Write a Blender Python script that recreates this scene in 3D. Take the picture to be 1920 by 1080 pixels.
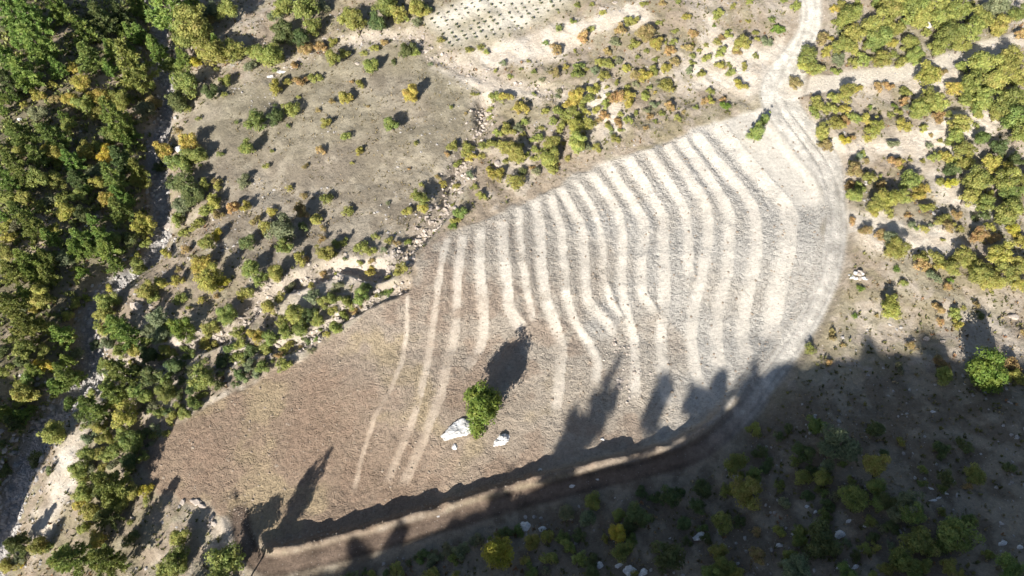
import bpy, math, random
import numpy as np

# ------------------------------------------------------------------ camera, sky, sun, exposure
scene = bpy.context.scene
for o in list(bpy.data.objects):
    bpy.data.objects.remove(o)
COL = scene.collection

CAM = np.array([0.0, 0.0, 97.0])
PITCH = math.radians(60.0)
LENS = 24.0
cam_data = bpy.data.cameras.new("camera")
cam_data.lens = LENS
cam_data.sensor_width = 36.0
cam_data.clip_start = 0.5
cam_data.clip_end = 3000.0
cam = bpy.data.objects.new("camera", cam_data)
cam.location = CAM
cam.rotation_euler = (math.pi / 2 - PITCH, 0, 0)
COL.objects.link(cam)
scene.camera = cam

SUN_ELEV = math.radians(29.0)
SUN_H = np.array([-0.43, -0.903])              # horizontal direction towards the sun
SUN_H = SUN_H / np.linalg.norm(SUN_H)
world = bpy.data.worlds.new("World")
scene.world = world
world.use_nodes = True
wn = world.node_tree
wn.nodes.clear()
sky = wn.nodes.new("ShaderNodeTexSky")
sky.sky_type = 'NISHITA'
sky.sun_disc = False
sky.sun_elevation = SUN_ELEV
sky.sun_rotation = math.atan2(SUN_H[0], SUN_H[1])
bg = wn.nodes.new("ShaderNodeBackground")
bg.inputs["Strength"].default_value = 0.06
wout = wn.nodes.new("ShaderNodeOutputWorld")
wn.links.new(sky.outputs[0], bg.inputs["Color"])
wn.links.new(bg.outputs[0], wout.inputs["Surface"])

sun_data = bpy.data.lights.new("sun", 'SUN')
sun_data.energy = 5.0
sun_data.angle = math.radians(0.5)
sun_data.color = (1.0, 0.95, 0.87)
sun = bpy.data.objects.new("sun", sun_data)
ce = math.cos(SUN_ELEV)
from mathutils import Vector
sun_dir = Vector((SUN_H[0] * ce, SUN_H[1] * ce, math.sin(SUN_ELEV)))
sun.rotation_euler = sun_dir.to_track_quat('Z', 'Y').to_euler()
sun.location = (-60, -100, 150)
COL.objects.link(sun)

vs = scene.view_settings
vs.view_transform = 'Standard'
vs.look = 'None'
vs.exposure = 0.93
vs.gamma = 1.0
vs.use_curve_mapping = False
scene.render.engine = 'CYCLES'
scene.cycles.max_bounces = 4
scene.cycles.diffuse_bounces = 2
scene.cycles.use_adaptive_sampling = True
scene.cycles.adaptive_threshold = 0.03
scene.cycles.transparent_max_bounces = 4

rng = np.random.default_rng(7)
random.seed(7)

# ------------------------------------------------------------------ helpers
F = 1920 * LENS / 36.0
CP, SP = math.cos(PITCH), math.sin(PITCH)

def rays(pts):
    p = np.atleast_2d(np.asarray(pts, float))
    a = (p[:, 0] - 960) / F
    b = (540 - p[:, 1]) / F
    d = np.stack([a, CP + b * SP, -SP + b * CP], 1)
    return d

def project(x, y, z):
    X, Y, Z = x - CAM[0], y - CAM[1], z - CAM[2]
    dep = Y * CP - Z * SP
    up = Y * SP + Z * CP
    dep = np.maximum(dep, 1e-3)
    return 960 + F * X / dep, 540 - F * up / dep, dep

def at_height(pts, z):
    d = rays(pts)
    t = (z - CAM[2]) / d[:, 2]
    return CAM[:2] + d[:, :2] * t[:, None]

def ground_at(pts, hc=0.0, hf=None):
    """points of the picture -> places on the terrain (hc: height above it)"""
    hf = hf or h_base
    d = rays(pts)
    n = len(d)
    hc = np.broadcast_to(np.asarray(hc, float), (n,))
    lo = np.full(n, 30.0)
    hi = np.full(n, 420.0)
    done = np.zeros(n, bool)
    t = lo.copy()
    prev = lo.copy()
    for s in np.arange(32, 420, 2.5):
        P = CAM + d * s
        below = (P[:, 2] - hf(P[:, 0], P[:, 1]) - hc) < 0
        new = below & ~done
        hi[new] = s
        lo[new] = s - 2.5
        done |= below
        if done.all():
            break
    for _ in range(14):
        m = (lo + hi) / 2
        P = CAM + d * m[:, None]
        below = (P[:, 2] - hf(P[:, 0], P[:, 1]) - hc) < 0
        hi = np.where(below, m, hi)
        lo = np.where(below, lo, m)
    P = CAM + d * hi[:, None]
    return P[:, :2]

_tab = np.random.default_rng(11).random((256, 256))
def vnoise(x, y):
    xi = np.floor(x).astype(int); yi = np.floor(y).astype(int)
    fx = x - xi; fy = y - yi
    fx = fx * fx * fx * (fx * (fx * 6 - 15) + 10); fy = fy * fy * fy * (fy * (fy * 6 - 15) + 10)
    a = _tab[xi & 255, yi & 255]; b = _tab[(xi + 1) & 255, yi & 255]
    c = _tab[xi & 255, (yi + 1) & 255]; e = _tab[(xi + 1) & 255, (yi + 1) & 255]
    return (a * (1 - fx) + b * fx) * (1 - fy) + (c * (1 - fx) + e * fx) * fy
def fbm(x, y, s, o=4, off=0.0):
    v = 0; a = 1; t = 0
    for i in range(o):
        k = 2.03 ** i / s
        v = v + a * vnoise(x * k + 17.3 * i + off, y * k + 9.1 * i + off * 1.7)
        t += a; a *= 0.52
    return v / t - 0.5            # about -0.35 .. 0.35

def seg_dist(x, y, line):
    """distance, side (+ = right of travel), arclength, nearest-end flag to a polyline"""
    line = np.asarray(line, float)
    best = np.full(x.shape, 1e9); side = np.zeros(x.shape); arc = np.zeros(x.shape)
    L = 0.0
    for i in range(len(line) - 1):
        a, b = line[i], line[i + 1]
        ab = b - a; l2 = ab @ ab; l = math.sqrt(l2)
        t = np.clip(((x - a[0]) * ab[0] + (y - a[1]) * ab[1]) / l2, 0, 1)
        dx = x - a[0] - t * ab[0]; dy = y - a[1] - t * ab[1]
        d = np.sqrt(dx * dx + dy * dy)
        m = d < best
        best = np.where(m, d, best)
        cr = (x - a[0]) * ab[1] - (y - a[1]) * ab[0]
        side = np.where(m, np.sign(cr), side)
        arc = np.where(m, L + t * l, arc)
        L += l
    return best, side, arc, L

def inside(x, y, poly):
    poly = np.asarray(poly, float)
    r = np.zeros(x.shape, bool)
    j = len(poly) - 1
    for i in range(len(poly)):
        xi, yi = poly[i]; xj, yj = poly[j]
        if yi != yj:
            c = ((yi > y) != (yj > y)) & (x < (xj - xi) * (y - yi) / (yj - yi) + xi)
            r ^= c
        j = i
    return r

def poly_sd(x, y, poly):
    d, _, _, _ = seg_dist(x, y, np.vstack([poly, poly[:1]]))
    return np.where(inside(x, y, poly), d, -d)       # positive inside

def sstep(a, b, x):
    t = np.clip((x - a) / (b - a), 0, 1)
    return t * t * (3 - 2 * t)

def smooth_line(p, n=5):
    """Catmull-Rom through the points"""
    p = np.asarray(p, float)
    q = np.vstack([2 * p[0] - p[1], p, 2 * p[-1] - p[-2]])
    out = []
    for i in range(1, len(q) - 2):
        for k in range(n):
            t = k / n
            a, b, c, d = q[i - 1], q[i], q[i + 1], q[i + 2]
            out.append(0.5 * (2 * b + (c - a) * t + (2 * a - 5 * b + 4 * c - d) * t * t + (3 * b - a - 3 * c + d) * t ** 3))
    out.append(p[-1])
    return np.array(out)

# ------------------------------------------------------------------ land form
CREEK_PX = [(300, -60), (302, 60), (303, 133), (316, 175), (300, 240), (290, 300), (291, 340), (300, 380), (297, 443), (277, 483),
            (233, 520), (187, 556), (158, 610), (166, 660), (172, 705), (127, 745), (98, 785), (66, 830), (33, 890), (8, 985), (-30, 1090)]
cz = np.interp([p[1] for p in CREEK_PX], [-60, 1090], [4.0, -6.0])
CREEK = np.array([at_height([p], z)[0] for p, z in zip(CREEK_PX, cz)])
CREEK = np.vstack([CREEK[:1] + [10, 120], CREEK, CREEK[-1:] + [-12, -60], CREEK[-1:] + [-30, -300]])
cz = np.concatenate([[9.0], cz, [-8.0, -12.0]])
_o = np.argsort(CREEK[:, 1]); CKY = CREEK[_o, 1]; CKX = CREEK[_o, 0]; CKZ = cz[_o]

TOE = np.array([at_height([p], z)[0] for p, z in
    [((300, 1150), 3), ((500, 1050), 7), ((950, 940), 10), ((1300, 855), 13), ((1400, 800), 14), ((1500, 720), 15), ((1700, 680), 18), ((2050, 640), 22)]])
TOE = np.vstack([TOE[:1] + [-60, -60], TOE, TOE[-1:] + [200, 40]])

def softplus(x, k):
    return np.where(x / k > 30, x, k * np.log1p(np.exp(np.minimum(x / k, 30))))

def h_low(x, y):
    xs = np.interp(y, CKY, CKX); zs = np.interp(y, CKY, CKZ)
    r = x - xs
    rr = np.maximum(np.sqrt(r * r + 9) - 3, 0)
    right = zs + 3.2 * (1 - np.exp(-rr / 5)) + 0.115 * rr
    left = zs + 2.0 * (1 - np.exp(-rr / 4)) + 0.20 * np.minimum(rr, 40) + 0.15 * np.maximum(rr - 40, 0)
    h = np.where(r > 0, right, left)
    h = h - 0.05 * (y - 50) * sstep(0, 25, r)
    h = h + 0.10 * softplus(y - 105, 8)
    d, side, _, _ = seg_dist(x, y, TOE)
    d = d * side
    hill = 0.44 * softplus(np.minimum(d, 45), 2.5)
    h = h + hill
    far = np.sqrt(x * x + (y - 50) ** 2)
    h = h + 2.0 * fbm(x, y, 26, 3) * sstep(-3, 10, np.abs(r)) + 14 * fbm(x, y, 130, 2, 5.0) * sstep(110, 260, far)
    return h

S = SUN_H; V = np.array([-S[1], S[0]])
if V[0] < 0: V = -V
TE = math.tan(SUN_ELEV)

def make_ridge(px, T, w, lo_taper, hi_taper):
    E = ground_at(px, hf=h_low)
    z = h_low(E[:, 0], E[:, 1])
    u = E @ S; v = E @ V
    o = np.argsort(v); u, v, z = u[o], v[o], z[o]
    vt = np.linspace(v[0] - 60, v[-1] + 120, 400)
    ue = np.interp(vt, v, u); ze = np.interp(vt, v, z)
    # keep the crest smooth
    uc = ue + T
    P = uc[:, None] * S + vt[:, None] * V
    add = np.maximum(ze + T * TE - h_low(P[:, 0], P[:, 1]), 0)
    add = add * sstep(v[0] - lo_taper, v[0], vt) * (1 - sstep(v[-1], v[-1] + hi_taper, vt))
    return vt, uc, add, w
def ridge_h(R, x, y):
    vt, uc, add, w = R
    u = x * S[0] + y * S[1]; v = x * V[0] + y * V[1]
    q = u - np.interp(v, vt, uc)
    a = np.interp(v, vt, add)
    back = np.where(q > 0, w * 1.8, w)
    return a * np.exp(-(q / back) ** 2)
SHADE_PX = [(600, 1070), (720, 1038), (850, 996), (935, 962), (1000, 930), (1130, 885), (1240, 850), (1330, 800), (1440, 728), (1560, 716), (1700, 705), (1800, 722), (1920, 722), (2050, 710)]
CREEKSHADE_PX = [(140, 775), (100, 750), (50, 725), (-20, 700), (-120, 680)]
R1 = make_ridge(SHADE_PX, 78, 24, 7, 60)
R2 = make_ridge(CREEKSHADE_PX, 66, 15, 50, 3)

def h_base(x, y):
    return h_low(x, y) + ridge_h(R1, x, y) + ridge_h(R2, x, y)

# ------------------------------------------------------------------ lines and patches of the place
def W(px):
    return ground_at(px)

FIELD = W([(1340, 228), (1260, 262), (1130, 303), (1040, 350), (960, 385), (880, 425), (820, 445), (790, 480), (768, 545), (690, 580),
           (600, 650), (470, 720), (370, 770), (300, 830), (268, 880), (290, 920), (370, 950), (440, 975), (475, 1010), (520, 1030), (640, 1010), (800, 965), (930, 925),
           (1100, 890), (1290, 838), (1375, 770), (1430, 700), (1475, 630), (1525, 545), (1548, 470), (1550, 390), (1530, 315), (1480, 245), (1430, 205)])
ROAD = smooth_line(W([(448, 962), (456, 1005), (478, 1045), (525, 1062), (640, 1036), (800, 992), (950, 945), (1100, 908), (1290, 856), (1385, 782), (1437, 712), (1490, 640), (1538, 555),
           (1562, 475), (1567, 395), (1548, 315), (1500, 245), (1462, 185), (1487, 115), (1518, 55), (1520, -10), (1510, -90)]))
TRACK = smooth_line(W([(1478, 172), (1540, 158), (1640, 142), (1730, 128), (1830, 98), (1930, 68), (2040, 20)]))
GULLY = smooth_line(W([(912, 190), (902, 240), (862, 305), (842, 365), (815, 410), (775, 450), (725, 505), (640, 500), (560, 525), (500, 552), (427, 620), (367, 645), (270, 690), (190, 715)]))
GULLY_SIDE = smooth_line(W([(760, 535), (700, 560), (620, 600), (560, 640), (480, 655), (420, 680)]))
ROCKBAND = smooth_line(W([(505, 145), (560, 110), (640, 78), (760, 65), (800, 90), (850, 120), (930, 150), (1010, 165), (1050, 180)]))
GRASS = W([(340, 250), (420, 165), (540, 130), (640, 95), (740, 85), (800, 100), (880, 150), (905, 200), (850, 300), (800, 380), (730, 460), (600, 490), (500, 520), (420, 470), (390, 400), (355, 330)])
ORCHARD = W([(795, 40), (830, 15), (900, -25), (1080, -30), (1075, 10), (1020, 40), (960, 66), (880, 92), (830, 95)])
PALE = [W(p) for p in [
    [(1330, 40), (1420, 90), (1480, 60), (1470, 150), (1400, 190), (1300, 140)],
    [(1560, 270), (1660, 255), (1790, 215), (1880, 215), (1870, 250), (1700, 300), (1580, 300)],
    [(1690, 140), (1800, 120), (1810, 165), (1720, 190)],
    [(1580, 400), (1700, 410), (1790, 440), (1790, 480), (1640, 470), (1585, 440)],
    [(1760, 330), (1850, 380), (1900, 430), (1860, 430), (1770, 380)],
    [(1000, 60), (1200, 5), (1230, 40), (1100, 70), (1050, 110), (900, 130), (860, 100)],
    [(1100, 160), (1160, 170), (1180, 250), (1120, 270), (1080, 220)],
    [(820, 130), (930, 150), (1030, 170), (1010, 190), (900, 175)],
    [(640, 480), (720, 470), (740, 520), (640, 540), (530, 580), (520, 550)],
    [(130, 800), (160, 800), (140, 900), (90, 1000), (60, 1060), (60, 1010), (100, 900)],
    [(1290, 130), (1330, 140), (1340, 165), (1300, 160)],
]]
BANK_PX = [
 [(765, 547), (758, 660), (740, 713), (730, 735), (697, 797), (677, 870), (663, 930)],
 [(840, 442), (827, 503), (820, 560), (810, 627), (803, 680), (790, 730), (767, 803), (743, 863), (722, 915)],
 [(870, 437), (860, 510), (858, 577), (850, 643), (837, 693), (827, 740), (807, 787), (783, 853), (752, 918)],
 [(902, 423), (900, 493), (905, 560), (908, 613), (900, 653), (873, 695)],
 [(942, 410), (943, 460), (950, 520), (953, 567), (967, 600), (990, 620)],
 [(973, 380), (975, 443), (983, 503), (992, 560), (1000, 610)],
 [(1002, 370), (1013, 427), (1015, 487), (1023, 547), (1037, 600), (1052, 647), (1050, 713), (1038, 790)],
 [(1032, 362), (1052, 427), (1057, 487), (1063, 547), (1077, 600), (1103, 643), (1120, 680), (1115, 725)],
 [(1045, 347), (1057, 363), (1087, 417), (1095, 470), (1097, 527), (1107, 573), (1140, 607), (1150, 640)],
 [(1077, 333), (1097, 363), (1120, 410), (1130, 470), (1133, 527), (1147, 570), (1172, 597)],
 [(1103, 320), (1137, 363), (1163, 410), (1167, 470), (1167, 533), (1175, 587), (1187, 633), (1192, 690), (1190, 760)],
 [(1133, 302), (1177, 367), (1207, 417), (1205, 470), (1203, 533), (1213, 567), (1236, 592)],
 [(1173, 292), (1217, 360), (1243, 410), (1245, 477), (1247, 547), (1240, 630), (1245, 700), (1252, 770)],
 [(1210, 275), (1255, 345), (1281, 385), (1290, 440), (1290, 500), (1300, 522)],
 [(1245, 265), (1290, 330), (1325, 393), (1328, 450), (1315, 520), (1300, 590), (1300, 670), (1322, 750)],
 [(1272, 255), (1320, 318), (1365, 392), (1370, 440), (1365, 500), (1352, 560), (1345, 640), (1352, 700)],
 [(1300, 245), (1347, 305), (1392, 357), (1417, 410), (1418, 480), (1402, 560), (1393, 620), (1400, 680)],
 [(1337, 230), (1390, 290), (1440, 348), (1477, 395), (1477, 460), (1462, 530), (1450, 600), (1447, 650)],
]
BANK_W = [1.0, 1.5, 1.9, 2.2, 2.4, 1.6, 2.2, 2.2, 2.4, 1.7, 2.3, 2.6, 2.8, 2.4, 2.6, 2.8, 3.0, 4.2]
BANKS = [smooth_line(W(p), 4) for p in BANK_PX]
LOWFURROW = [smooth_line(W(p), 4) for p in [
 [(820, 840), (805, 880), (783, 927)], [(858, 850), (840, 890), (825, 925)], [(963, 640), (930, 700), (905, 735)]]]

# ------------------------------------------------------------------ the terrain grid
def axis(lo, hi, fl, fh, fine, mid, nout, reach):
    a = list(np.arange(fl, fh, fine))
    left = list(np.arange(lo, fl, mid)); right = list(np.arange(fh, hi, mid))
    g = np.cumsum(np.geomspace(mid, reach / 6, nout)); g = g / g[-1] * reach
    return np.array([lo - k for k in g[::-1]] + left + a + right + [right[-1] + k for k in g])
GX = axis(-105, 125, -48, 58, 0.26, 0.42, 34, 700)
GY = axis(-6, 178, 12, 92, 0.26, 0.42, 34, 700)
X, Y = np.meshgrid(GX, GY, indexing='xy')
x = X.ravel(); y = Y.ravel()
H = h_base(x, y)

near = (x > -110) & (x < 130) & (y > -10) & (y < 185)
idx = np.nonzero(near)[0]
xn, yn = x[idx], y[idx]
hn = H[idx].copy()

warp = 1.2 * fbm(xn, yn, 4.0, 3, 3.3)
fsd = poly_sd(xn, yn, FIELD) + warp * 1.6 + 1.0 * fbm(xn, yn, 1.5, 2, 81.)
infield = sstep(-0.5, 0.6, fsd)
dr, sr, ar, Lr = seg_dist(xn, yn, ROAD)
dt, st_, at_, Lt = seg_dist(xn, yn, TRACK)
dc = seg_dist(xn, yn, CREEK)[0]
dg = seg_dist(xn, yn, GULLY)[0]
dg2 = seg_dist(xn, yn, GULLY_SIDE)[0]
drb = seg_dist(xn, yn, ROCKBAND)[0]
gsd = poly_sd(xn, yn, GRASS) + warp * 2
osd = poly_sd(xn, yn, ORCHARD) + warp
pale = np.zeros(len(xn))
for P in PALE:
    pale = np.maximum(pale, (0.5 if P is PALE[8] else 1.0) * sstep(-1.8, 1.4, poly_sd(xn, yn, P) + 3.2 * warp + 2 * fbm(xn, yn, 2.0, 3, 91.)))
roadw = 1.15 + 0.35 * sstep(0.34, 0.5, ar / Lr) + 0.3 * sstep(0.72, 0.95, ar / Lr) * (1 - sstep(0.97, 1.0, ar / Lr))
plat = sstep(0.66, 0.72, ar / Lr) * (1 - sstep(0.80, 0.88, ar / Lr))
roadw = roadw + 1.6 * plat
mroad = 1 - sstep(roadw - 0.3, roadw + 0.5, dr + 0.35 * warp)
mtrack = 1 - sstep(1.3, 2.2, dt + 0.6 * warp)
xsn = np.interp(yn, CKY, CKX)
leftbank = sstep(0, 4, xsn - xn)

# eroded rills on the bare slopes
rill = fbm(xn * 0.8 + yn * 0.6, yn * 0.35 - xn * 0.25, 2.4, 3, 8.0)
bumps = fbm(xn, yn, 3.0, 4, 1.0)
wild = (1 - infield) * (1 - mroad) * (1 - mtrack)
hn += wild * (0.55 * bumps + 0.5 * rill * (1 - sstep(0, 4, gsd)))
# creek and gully cuts
hn -= 1.3 * (1 - sstep(0.6, 3.2, dc + warp)) - 0.35 * fbm(xn, yn, 1.2, 2, 4.) * (1 - sstep(2, 5, dc))
hn -= (1.9 * (1 - sstep(0.2, 2.2, dg + 1.2 * warp)) + 1.2 * (1 - sstep(0.2, 1.6, dg2 + warp))) * (1 - infield)
hn -= 0.3 * (1 - sstep(0.2, 1.8, drb + 2 * warp))

# terraces: each bank climbs to a lip, behind which the bench leans back
bd = np.full(len(xn), 1e9); bq = np.zeros(len(xn)); bid = np.full(len(xn), -1); bend = np.zeros(len(xn)); bw = np.ones(len(xn))
sub = np.nonzero(fsd > -3)[0]
for i, B in enumerate(BANKS):
    d, s, a, L = seg_dist(xn[sub], yn[sub], B)
    s = -s                                   # travelling down the picture, uphill (+x) is the left-hand side
    w = BANK_W[i] * (0.33 if i < 7 else 0.27)
    fade = sstep(-0.2, 3.0, a + 0.5) * sstep(-0.2, 4.0, L - a + 0.5)
    # distance measured from the band so that wide banks win
    m = (d - w) < bd[sub]
    k = sub[m]
    bd[k] = (d - w)[m]; bq[k] = (d * s)[m]; bid[k] = i; bend[k] = fade[m]; bw[k] = w
bq = bq + 0.35 * warp + 0.22 * fbm(xn, yn, 1.3, 2, 71.)
A = 0.10 + 0.05 * bw
t = np.clip(bq / bw, -1, 1)
prof = np.where(bq < -bw, -A * np.clip(1 - (-bw - bq) / 2.2, 0, 1),
       np.where(bq <= bw, A * t, A * np.clip(0.62 - (bq - bw) / 2.6, 0, 1)))
prof = np.where((bq > bw) & (bq < bw + 0.25), A * (1 - 0.40 * (bq - bw) / 0.25), prof)
hn += prof * bend * infield
onbank = (np.abs(bq) <= bw) & (bd < 0.6) & (bend > 0.25)
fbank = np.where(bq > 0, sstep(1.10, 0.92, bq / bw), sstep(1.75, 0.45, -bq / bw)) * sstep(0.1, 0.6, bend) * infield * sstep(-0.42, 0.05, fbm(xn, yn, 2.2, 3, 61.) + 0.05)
low = np.zeros(len(xn))
for B in LOWFURROW:
    d, s, a, L = seg_dist(xn, yn, B)
    low = np.maximum(low, (1 - sstep(0.3, 0.9, d + 0.4 * warp)))
hn += 0.10 * low * infield

PLATF = W([(1345, 222), (1395, 285), (1450, 345), (1490, 395), (1545, 385), (1545, 315), (1495, 240), (1440, 195)])
platf = sstep(-1.0, 1.2, poly_sd(xn, yn, PLATF) + warp)
# tracked, ripped soil: short wavelets left by the crawler, mostly across the benches
ang = 2.6 * fbm(xn, yn, 9.0, 2, 2.0)
ca, sa = np.cos(ang), np.sin(ang)
tx, ty = xn * ca - yn * sa, xn * sa + yn * ca
wav = fbm(tx / 2.0, ty, 1.05, 3, 6.0)
wav2 = fbm(xn, yn, 0.9, 3, 12.0)
ridged = np.abs(wav) * 2
rough_f = (1 - 0.65 * fbank) * (1 - 0.8 * platf)
hn += infield * rough_f * (0.24 * (0.16 - np.clip(ridged, 0, 0.32)) + 0.15 * wav2)
# the road bench: levelled, a spoil berm on the field side, two wheel ruts
seg = ROAD
rz = h_base(seg[:, 0], seg[:, 1])
rz = np.convolve(np.pad(rz, 4, mode='edge'), np.ones(9) / 9, 'valid')
rl = np.concatenate([[0], np.cumsum(np.linalg.norm(np.diff(seg, axis=0), axis=1))])
roadz = np.interp(ar, rl, rz)
lowpart = (1 - sstep(0.40, 0.50, ar / Lr)) * sstep(0.0, 0.07, ar / Lr)
lift = 0.75 * lowpart
mr2 = 1 - sstep(roadw, roadw + 1.8, dr)
hn = hn * (1 - mr2) + (roadz + lift) * mr2
hn += mroad * 0.07 * fbm(xn, yn, 0.8, 3, 7.) - 0.13 * mroad * np.exp(-((dr - 0.80) / 0.20) ** 2) * (0.7 + fbm(xn, yn, 2.0, 2, 15.))
fside = (infield > 0.3) | (sr < 0)
berm = np.exp(-((dr - roadw - 0.9) / 0.75) ** 2) * np.where(sr < 0, 1, 0)
hn += berm * lowpart * (1.2 + 2.0 * fbm(xn, yn, 3.2, 3, 9.)) 
hillcut = np.exp(-((dr - roadw - 1.0) / 0.8) ** 2) * np.where(sr > 0, 1, 0)
hn += hillcut * 0.35 * (1 - lowpart)
tz = h_base(TRACK[:, 0], TRACK[:, 1])
hn = hn * (1 - mtrack * .8) + np.interp(at_, np.concatenate([[0], np.cumsum(np.linalg.norm(np.diff(TRACK, axis=0), axis=1))]), tz) * mtrack * .8
H[idx] = hn
HG = H.reshape(Y.shape)

def h_full(px, py):
    px = np.asarray(px, float); py = np.asarray(py, float)
    i = np.clip(np.searchsorted(GX, px) - 1, 0, len(GX) - 2); j = np.clip(np.searchsorted(GY, py) - 1, 0, len(GY) - 2)
    fx = (px - GX[i]) / (GX[i + 1] - GX[i]); fy = (py - GY[j]) / (GY[j + 1] - GY[j])
    return (HG[j, i] * (1 - fx) + HG[j, i + 1] * fx) * (1 - fy) + (HG[j + 1, i] * (1 - fx) + HG[j + 1, i + 1] * fx) * fy

# ------------------------------------------------------------------ soil colours (what each soil is, under any light)
def C3(r, g, b): return np.array([r, g, b])
def mixc(a, b, t): return a * (1 - t)[:, None] + b * t[:, None]
n1 = fbm(xn, yn, 7.0, 4, 20.); n2 = fbm(xn, yn, 1.6, 3, 30.); n3 = fbm(xn, yn, 18., 3, 40.)
N = len(xn)
col = np.tile(C3(0.30, 0.245, 0.185), (N, 1))
col = mixc(col, np.tile(C3(0.415, 0.36, 0.295), (N, 1)), sstep(-0.05, 0.22, n1 + 0.6 * n2 + 0.35 * rill))
east = sstep(-10, 45, xn + 0.25 * (yn - 60))
col = mixc(col, np.tile(C3(0.47, 0.415, 0.345), (N, 1)), 0.45 * east * sstep(-0.1, 0.15, n1 - n2))
col = mixc(col, np.tile(C3(0.20, 0.18, 0.105), (N, 1)), 0.55 * sstep(0.0, 0.22, n2 + n3))       # thin dry grass
# brown grassy slope
gr = sstep(-2.5, 2.0, gsd)
gc = mixc(np.tile(C3(0.235, 0.200, 0.155), (N, 1)), np.tile(C3(0.325, 0.282, 0.222), (N, 1)), sstep(-0.15, 0.2, n1 + n2))
gc = gc * 0.92
gc = mixc(gc, np.tile(C3(0.25, 0.23, 0.15), (N, 1)), 0.4 * sstep(-0.05, 0.2, n3) * sstep(60, 95, yn))
col = mixc(col, gc, gr * 0.95)
# forest floor
lf = leftbank
fc = mixc(np.tile(C3(0.19, 0.165, 0.11), (N, 1)), np.tile(C3(0.36, 0.29, 0.22), (N, 1)), sstep(0.06, 0.26, n1 + 0.5 * n2))
col = mixc(col, fc, lf)
# hillside below the road
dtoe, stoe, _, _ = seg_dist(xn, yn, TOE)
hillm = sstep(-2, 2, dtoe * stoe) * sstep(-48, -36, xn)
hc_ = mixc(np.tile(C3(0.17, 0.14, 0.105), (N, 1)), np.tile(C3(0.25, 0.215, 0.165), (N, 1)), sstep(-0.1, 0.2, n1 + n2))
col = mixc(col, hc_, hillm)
# pale marl scars, gullies, stony creek
pc = mixc(np.tile(C3(0.60, 0.54, 0.46), (N, 1)), np.tile(C3(0.50, 0.43, 0.35), (N, 1)), sstep(-0.1, 0.2, n2))
col = mixc(col, pc, pale * 0.9)
mg = np.maximum(1 - sstep(0.8, 3.6, dg + 1.8 * warp), 1 - sstep(0.4, 2.2, dg2 + 1.5 * warp)) * (1 - infield)
col = mixc(col, np.tile(C3(0.44, 0.385, 0.325), (N, 1)), mg * (0.6 + 1.2 * n1).clip(0, 1))
col = mixc(col, np.tile(C3(0.46, 0.40, 0.335), (N, 1)), (1 - sstep(0.2, 2.6, drb + 2.6 * warp)) * (0.5 + 1.5 * n1).clip(0, 0.8))
mc = 1 - sstep(0.8, 2.2, dc + 1.6 * warp)
col = mixc(col, np.tile(C3(0.29, 0.28, 0.275), (N, 1)), mc * 0.9)
oc = mixc(np.tile(C3(0.34, 0.305, 0.225), (N, 1)), np.tile(C3(0.53, 0.49, 0.415), (N, 1)), sstep(-0.6, 1.6, -np.abs(dt * 0) + 1.4 - np.abs(poly_sd(xn, yn, ORCHARD) - 3.2) / 2.2 + 3 * n1))
col = mixc(col, oc, sstep(-2.5, 2.0, osd + 1.5 * warp))
# the worked field: brown loam low down, grey clay in the middle, pale marl at the top
px_, py_, _d = project(xn, yn, hn)
ux = (xn + 40) / 95.0; uy = (yn - 15) / 75.0
grad = np.clip(0.60 * ux + 0.55 * uy - 0.05, 0, 1.2) + 0.16 * n1
fc1 = mixc(np.tile(C3(0.258, 0.192, 0.140), (N, 1)), np.tile(C3(0.365, 0.312, 0.252), (N, 1)), sstep(0.12, 0.42, grad))
fc1 = mixc(fc1, np.tile(C3(0.430, 0.394, 0.342), (N, 1)), sstep(0.34, 0.66, grad))
fc1 = mixc(fc1, np.tile(C3(0.44, 0.42, 0.385), (N, 1)), 0.6 * sstep(0.02, 0.2, n3 + 0.5 * n1) * sstep(0.3, 0.5, grad))
fc1 = mixc(fc1, np.tile(C3(0.34, 0.27, 0.17), (N, 1)), 0.7 * sstep(0.04, 0.2, n1) * (1 - sstep(0.35, 0.5, grad)))
fc1 = mixc(fc1, np.tile(C3(0.235, 0.165, 0.120), (N, 1)), 0.45 * sstep(0.04, 0.18, -n1 + 0.4 * n2) * (1 - sstep(0.40, 0.58, grad)))
fc1 = fc1 * (1 - 0.16 * infield * sstep(0.10, 0.0, ridged) * rough_f)[:, None]
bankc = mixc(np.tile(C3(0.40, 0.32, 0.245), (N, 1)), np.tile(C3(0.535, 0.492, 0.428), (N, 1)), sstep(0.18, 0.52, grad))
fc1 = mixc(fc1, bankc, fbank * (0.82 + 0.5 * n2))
fc1 = mixc(fc1, np.tile(C3(0.33, 0.25, 0.185), (N, 1)), low * 0.7)
fc1 = mixc(fc1, np.tile(C3(0.51, 0.474, 0.415), (N, 1)), platf * (0.75 + 0.5 * n1))
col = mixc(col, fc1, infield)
# road
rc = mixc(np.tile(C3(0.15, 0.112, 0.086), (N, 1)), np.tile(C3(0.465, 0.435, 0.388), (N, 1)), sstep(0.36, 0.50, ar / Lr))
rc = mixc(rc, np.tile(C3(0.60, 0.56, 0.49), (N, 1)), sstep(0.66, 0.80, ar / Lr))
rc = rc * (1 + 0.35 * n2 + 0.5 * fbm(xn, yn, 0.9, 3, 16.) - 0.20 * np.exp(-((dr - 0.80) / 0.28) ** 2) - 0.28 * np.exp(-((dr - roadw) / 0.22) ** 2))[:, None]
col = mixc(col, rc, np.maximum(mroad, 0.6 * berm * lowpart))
col = mixc(col, np.tile(C3(0.57, 0.515, 0.435), (N, 1)), mtrack * 0.9)
verge = np.exp(-((dr - roadw - 0.55) / 0.35) ** 2) * sstep(0.40, 0.46, ar / Lr) * np.where(sr > 0, 1, 0.35) * sstep(-0.25, 0.1, n2)
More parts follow.
